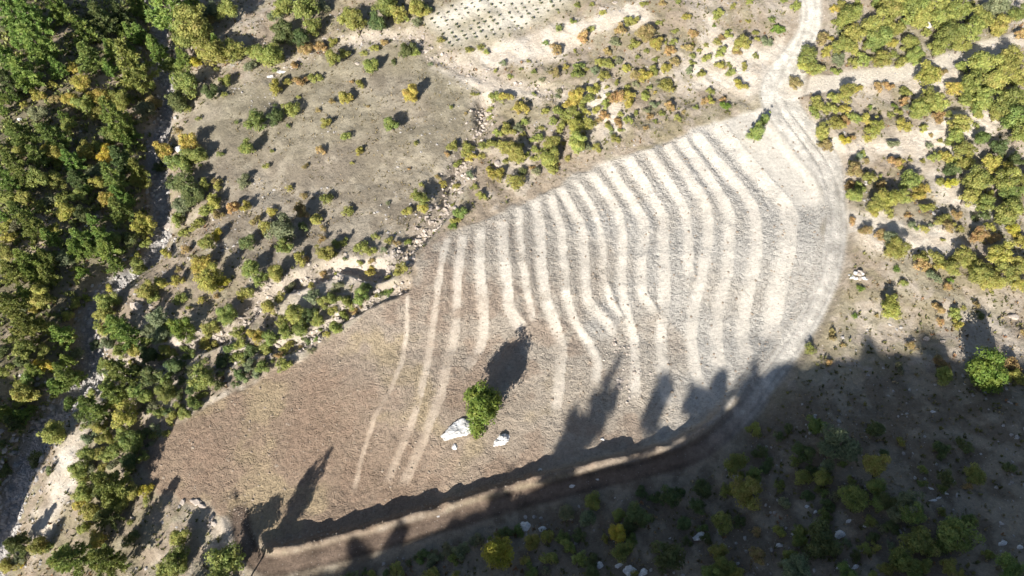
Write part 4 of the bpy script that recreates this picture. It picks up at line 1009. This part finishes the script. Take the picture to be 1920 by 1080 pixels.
# ------------------------------------------------------------------ rocks
import bmesh
def rock_mesh(name, seed, mat, sub=3, amp=0.35, sq=(1, 1, 0.6)):
    r = np.random.default_rng(seed)
    bm = bmesh.new(); bmesh.ops.create_icosphere(bm, subdivisions=sub, radius=1)
    co = np.array([v.co[:] for v in bm.verts])
    # cut by random planes for a broken, angular block
    for _ in range(9):
        n = r.normal(size=3); n /= np.linalg.norm(n); d = 0.55 + 0.3 * r.random()
        e = co @ n - d
        co = co - np.maximum(e, 0)[:, None] * n
    k = fbm(co[:, 0] * 3 + seed, co[:, 1] * 3 + co[:, 2] * 2.3, 1.0, 4, seed * 0.37)
    k2 = fbm(co[:, 0] * 9 + seed, co[:, 1] * 9 - co[:, 2] * 7, 1.0, 2, seed * 0.11)
    k3 = np.abs(fbm(co[:, 0] * 5 + seed * 2, co[:, 1] * 5 + co[:, 2] * 4, 1.0, 3, seed * 0.53))
    co = co * (1 + amp * k + 0.09 * k2 - 0.32 * k3)[:, None] * np.array(sq)
    for v, c in zip(bm.verts, co): v.co = c
    me = bpy.data.meshes.new(name); bm.to_mesh(me); bm.free(); me.materials.append(mat)
    return me
ROCKS = [rock_mesh("rock", 20 + i, M_LIME, 4, 0.55) for i in range(5)]
PROCKS = [rock_mesh("rock", 40 + i, M_STONE, 2) for i in range(3)]
def put_rock(name, px, py, wpx_, hpx, label, mesh, rot=None, cat="rock", group=None, tall=0.7):
    g = ground_at([(px, py)], hf=h_full)[0]; z = float(h_full(g[0], g[1])); d = float(project(g[0], g[1], z)[2])
    sx = wpx_ / F * d / 2 / 0.8; sy = hpx / F * d / 2 / 0.8
    o = link(name, mesh, None, (g[0], g[1], z + 0.02 * sy))
    o.scale = (sx, sy, min(sx, sy) * tall * 1.5); o.rotation_euler = (0.1 * random.random(), 0.1 * random.random(), rot if rot is not None else random.random() * 0.8 - 0.4)
    o["label"] = label; o["category"] = cat
    if group: o["group"] = group
    return o
put_rock("boulder", 857, 807, 48, 33, "large jagged white boulder at the foot of the lone green tree", ROCKS[0], 0.25, "boulder", None, 0.5)
put_rock("boulder", 940, 825, 29, 18, "smaller white boulder lying in the open field beside the lone tree", ROCKS[1], 0.5, "boulder", None, 1.0)
put_rock("stone", 853, 839, 9, 12, "small white stone just below the large white boulder", ROCKS[2], 0.0, "stone")
PX_ROCKS = [
 ((1280, 360), "1370 825 42 26;1865 705 70 40;1465 840 32 18;1300 830 30 18", "pale stone lying on stony ground beside the lower road", PROCKS),
 ((640, 720), "1035 800 60 50;1135 815 42 34;1630 1055 70 52;1565 1020 45 26;1450 1020 40 40;1695 1062 44 36;1470 312 22 12;1440 537 14 10;1300 575 30 16;1120 485 20 16;545 745 14 10", "white rock on the slope around the dark road", ROCKS),
 ((1280, 720), "95 860 62 50;890 850 60 44;1015 930 36 22;300 520 26 18;1410 157 26 14;1800 895 46 24;1900 920 30 24;1520 550 26 16;1635 548 20 14;940 770 40 16;1400 590 30 14;1470 605 34 12;1410 655 42 14;1485 617 26 12;1440 640 28 12;700 690 24 16;745 720 22 14;1030 800 26 16;625 845 26 18;545 910 36 24;920 1025 40 26;970 1030 36 22;880 1035 30 18", "pale rock scattered on the shaded hillside", ROCKS),
 ((0, 720), "1060 170 42 36;1110 665 60 34;1135 685 44 30;1085 660 36 26;1030 665 32 34;1190 755 34 40;1205 785 36 34;1180 800 30 26;805 770 16 12;235 610 22 20;745 755 30 22;90 640 16 14", "pale rock on rough ground at the lower field corner", PROCKS),
 ((0, 360), "950 195 62 44;1030 40 60 50;770 640 72 60;1280 745 42 30;1285 795 32 24;545 140 30 26;1720 840 18 12;850 648 30 18;1910 710 26 26;1100 830 36 24;110 665 24 20", "pale rock among the trees by the stream bed", PROCKS),
 ((0, 0), "1005 840 44 34;110 670 28 18;10 820 26 20;1585 405 50 22;1520 430 40 20", "white rock at the wood edge", ROCKS),
 ((640, 0), "470 290 44 26;460 210 26 30;880 925 40 50;1470 50 40 24;1540 15 36 18;985 750 34 26;1480 640 40 50;90 360 30 20", "pale rock on the eroded slope over the field", PROCKS),
 ((1280, 0), "1375 140 36 50;700 120 20 12", "white rock poking out of the far thicket", ROCKS),
]
for (ox, oy), txt, lab, ms in PX_ROCKS:
    L_ = sorted([[float(v_) for v_ in e.split()] for e in txt.split(';')])
    for n_, (a, b, w_, h_) in enumerate(L_):
        put_rock("rock", ox + a / 3, oy + b / 3, w_ / 3, h_ / 3, f"{lab}, {ordinal(n_ + 1)} from left", ms[n_ % len(ms)], None, "rock", lab + "s" if False else lab)
# heap of stones by the road
for n_, (dx, dy, w_) in enumerate([(-12, 3, 8), (-5, 5, 9), (3, 6, 8), (10, 4, 8), (-6, -3, 8), (2, -5, 9), (8, -3, 7), (0, 0, 10), (15, 7, 5), (-16, -1, 5)]):
    o = put_rock("heaped_stone", 1609 + dx, 517 + dy, w_, w_ * 0.8, f"pale stone in the heap beside the road bend, {ordinal(1 + sorted([-12,-5,3,10,-6,2,8,0,15,-16]).index(dx))} from left", (ROCKS + PROCKS)[(n_ * 3) % 8], None, "stone", "stones heaped beside the road", 0.9)
    if n_ in (4, 5, 7): o.location.z += 0.3

# loose rubble: uncountable
def scatter_rubble(name, pts, smin, smax, label, mat, seed, zoff=0.0):
    r = np.random.default_rng(seed)
    base = np.array([(1, 0, 0), (-1, 0, 0), (0, 1, 0), (0, -1, 0), (0, 0, 1), (0, 0, -1), (.7, .7, .35), (-.7, .6, .4), (.6, -.7, .45), (-.6, -.7, .3)], float)
    fc = np.array([(4, 0, 6), (4, 6, 2), (4, 2, 7), (4, 7, 1), (4, 1, 9), (4, 9, 3), (4, 3, 8), (4, 8, 0), (5, 6, 0), (5, 2, 6), (5, 7, 2), (5, 1, 7), (5, 9, 1), (5, 3, 9), (5, 8, 3), (5, 0, 8)])
    n = len(pts)
    z = h_full(pts[:, 0], pts[:, 1])
    s = smin + (smax - smin) * r.random(n) ** 3.0
    a = r.random(n) * 6.283
    B = base[None] * (0.75 + 0.5 * r.random((n, 10, 1)))
    B = B * np.stack([s * (0.8 + .5 * r.random(n)), s * (0.6 + .5 * r.random(n)), s * (0.45 + .4 * r.random(n))], 1)[:, None, :]
    c, s_ = np.cos(a)[:, None], np.sin(a)[:, None]
    xx = B[:, :, 0] * c - B[:, :, 1] * s_; yy = B[:, :, 0] * s_ + B[:, :, 1] * c
    V_ = np.stack([xx + pts[:, 0:1], yy + pts[:, 1:2], B[:, :, 2] + z[:, None] + zoff], -1).reshape(-1, 3)
    F_ = (fc[None] + (np.arange(n) * 10)[:, None, None]).reshape(-1, 3)
    return link(name, mesh_np(name, V_, F_, [mat]), None, kind="stuff", label=label, category="rubble")
def along(line, n, spread, r):
    line = np.asarray(line); sl = np.linalg.norm(np.diff(line, axis=0), axis=1); cum = np.concatenate([[0], np.cumsum(sl)])
    t_ = r.random(n) * cum[-1]
    P = np.stack([np.interp(t_, cum, line[:, 0]), np.interp(t_, cum, line[:, 1])], 1)
    return P + r.normal(size=(n, 2)) * spread
rr_ = np.random.default_rng(3)
ck = CREEK[(CREEK[:, 1] > -5) & (CREEK[:, 1] < 175)]
scatter_rubble("creek_rubble", np.vstack([along(ck, 3600, 1.1, rr_), along(ck[-8:], 1800, 2.0, rr_)]), 0.07, 0.55, "grey and white rubble lining the dry stream bed", M_RUBBLE, 1)
gp_ = np.vstack([along(GULLY, 1200, 1.2, rr_), along(GULLY_SIDE, 350, 0.9, rr_), along(ROCKBAND, 260, 1.1, rr_)])
gp_ = gp_[poly_sd(gp_[:, 0], gp_[:, 1], FIELD) < -0.3]
scatter_rubble("gully_rubble", gp_, 0.07, 0.55, "pale broken stones strewn down the gullies", M_STONE, 2)
U = np.stack([rr_.uniform(-95, 110, 26000), rr_.uniform(2, 165, 26000)], 1)
un = fbm(U[:, 0], U[:, 1], 9.0, 3, 77.)
ufs = poly_sd(U[:, 0], U[:, 1], FIELD)
utoe, us_, _, _ = seg_dist(U[:, 0], U[:, 1], TOE)
urd = seg_dist(U[:, 0], U[:, 1], ROAD)[0]
m = ((ufs < -0.5) & (un > 0.06) & (urd > 2.0)) | ((utoe * us_ > 2) & (un > -0.1) & (urd > 2.5))
scatter_rubble("loose_stones", U[m][:9000], 0.05, 0.30, "small loose stones strewn over the hillsides", M_RUBBLE, 4)
clod = U[(ufs > 0.3)][:6000]
scatter_rubble("soil_stones", clod, 0.05, 0.24, "stones and clods turned up in the worked field", M_CLOD, 5, -0.02)
PILE = W([(1155, 650), (1175, 660), (1170, 690), (1165, 720), (1190, 700)])
scatter_rubble("stone_spill", PILE[rr_.integers(0, 5, 110)] + rr_.normal(size=(110, 2)) * 0.9, 0.06, 0.3, "pinkish stones spilled between two terrace banks", M_STONE, 6)
scatter_rubble('road_gravel', along(ROAD[48:], 1100, 1.3, rr_), 0.03, 0.14, 'gravel and small stones lying on the dirt road', M_STONE, 9, -0.01)
bp_ = along(ROAD[:36], 500, 0.7, rr_)
scatter_rubble("berm_stones", bp_ + np.array([-0.6, 2.6]), 0.04, 0.18, "stones and clods along the road spoil bank", M_CLOD, 8)

# ------------------------------------------------------------------ dry grass tufts and low herbs: uncountable
def scatter_tufts(name, pts, smin, smax, cols, label, seed):
    r = np.random.default_rng(seed)
    n = len(pts); z = h_full(pts[:, 0], pts[:, 1])
    per = 7
    s = smin + (smax - smin) * r.random(n) ** 2
    P = np.repeat(np.stack([pts[:, 0], pts[:, 1], z], 1), per, 0)
    S_ = np.repeat(s, per)
    a = r.random(n * per) * 6.283
    out = np.stack([np.cos(a), np.sin(a), np.zeros(n * per)], 1)
    sidev = np.stack([-np.sin(a), np.cos(a), np.zeros(n * per)], 1)
    b0 = P + out * (S_ * 0.25 * r.random(n * per))[:, None]
    tip = b0 + out * (S_ * (0.25 + 0.5 * r.random(n * per)))[:, None] + np.array([0, 0, 1]) * (S_ * (0.5 + 0.6 * r.random(n * per)))[:, None]
    w = (S_ * 0.22)[:, None]
    V_ = np.stack([b0 - sidev * w, b0 + sidev * w, tip + sidev * w * 0.7, tip - sidev * w * 0.7], 1).reshape(-1, 3)
    F_ = np.arange(n * per * 4).reshape(-1, 4)
    T = np.repeat(0.6 + 0.8 * r.random(n), per) * (0.8 + 0.4 * r.random(n * per))
    o = link(name, mesh_np(name, V_, F_, [M_GRASS], {"tint": ('FLOAT', 'FACE', T)}), None, kind="stuff", label=label, category="grass")
    o.color = (*cols, 1)
    return o
U = np.stack([rr_.uniform(-100, 112, 90000), rr_.uniform(0, 168, 90000)], 1)
ufs = poly_sd(U[:, 0], U[:, 1], FIELD); urd = seg_dist(U[:, 0], U[:, 1], ROAD)[0]; utr = seg_dist(U[:, 0], U[:, 1], TRACK)[0]; uck = seg_dist(U[:, 0], U[:, 1], CREEK)[0]
ugs = poly_sd(U[:, 0], U[:, 1], GRASS)
upale = np.zeros(len(U), bool)
for P in PALE: upale |= poly_sd(U[:, 0], U[:, 1], P) > 0.4
ok = (ufs < -0.6) & (urd > 2.8) & (utr > 1.8) & (uck > 1.8) & ~upale & (poly_sd(U[:, 0], U[:, 1], ORCHARD) < 0)
un = fbm(U[:, 0], U[:, 1], 5.0, 3, 55.)
dry = ok & (un > -0.08)
scatter_tufts("dry_grass", U[dry][:26000], 0.10, 0.30, (0.30, 0.25, 0.14), "dry straw-coloured grass tufts on the open slopes", 1)
herb = ok & (un < 0.05) & (ugs < 1.0)
scatter_tufts("low_herbs", U[herb][-17000:], 0.12, 0.42, (0.15, 0.15, 0.05), "low greenish herbs and seedlings on the slopes", 2)
lfu = U[:, 0] < np.interp(U[:, 1], CKY, CKX) - 1.5
scatter_tufts("undergrowth", U[ok & lfu][:9000], 0.25, 0.75, (0.24, 0.27, 0.08), "low green undergrowth between the forest trees", 7)
brn = ok & (ugs < 0) & (un > 0.12)
scatter_tufts("rusty_herbs", U[brn][-3000:], 0.14, 0.42, (0.24, 0.15, 0.07), "rusty brown low herbs on the eroded slopes", 3)

import time
print("plants", len(plants), {k: int((kinds == k).sum()) for k in ('pine', 'tree', 'shrub')}, "grid", nx, ny)
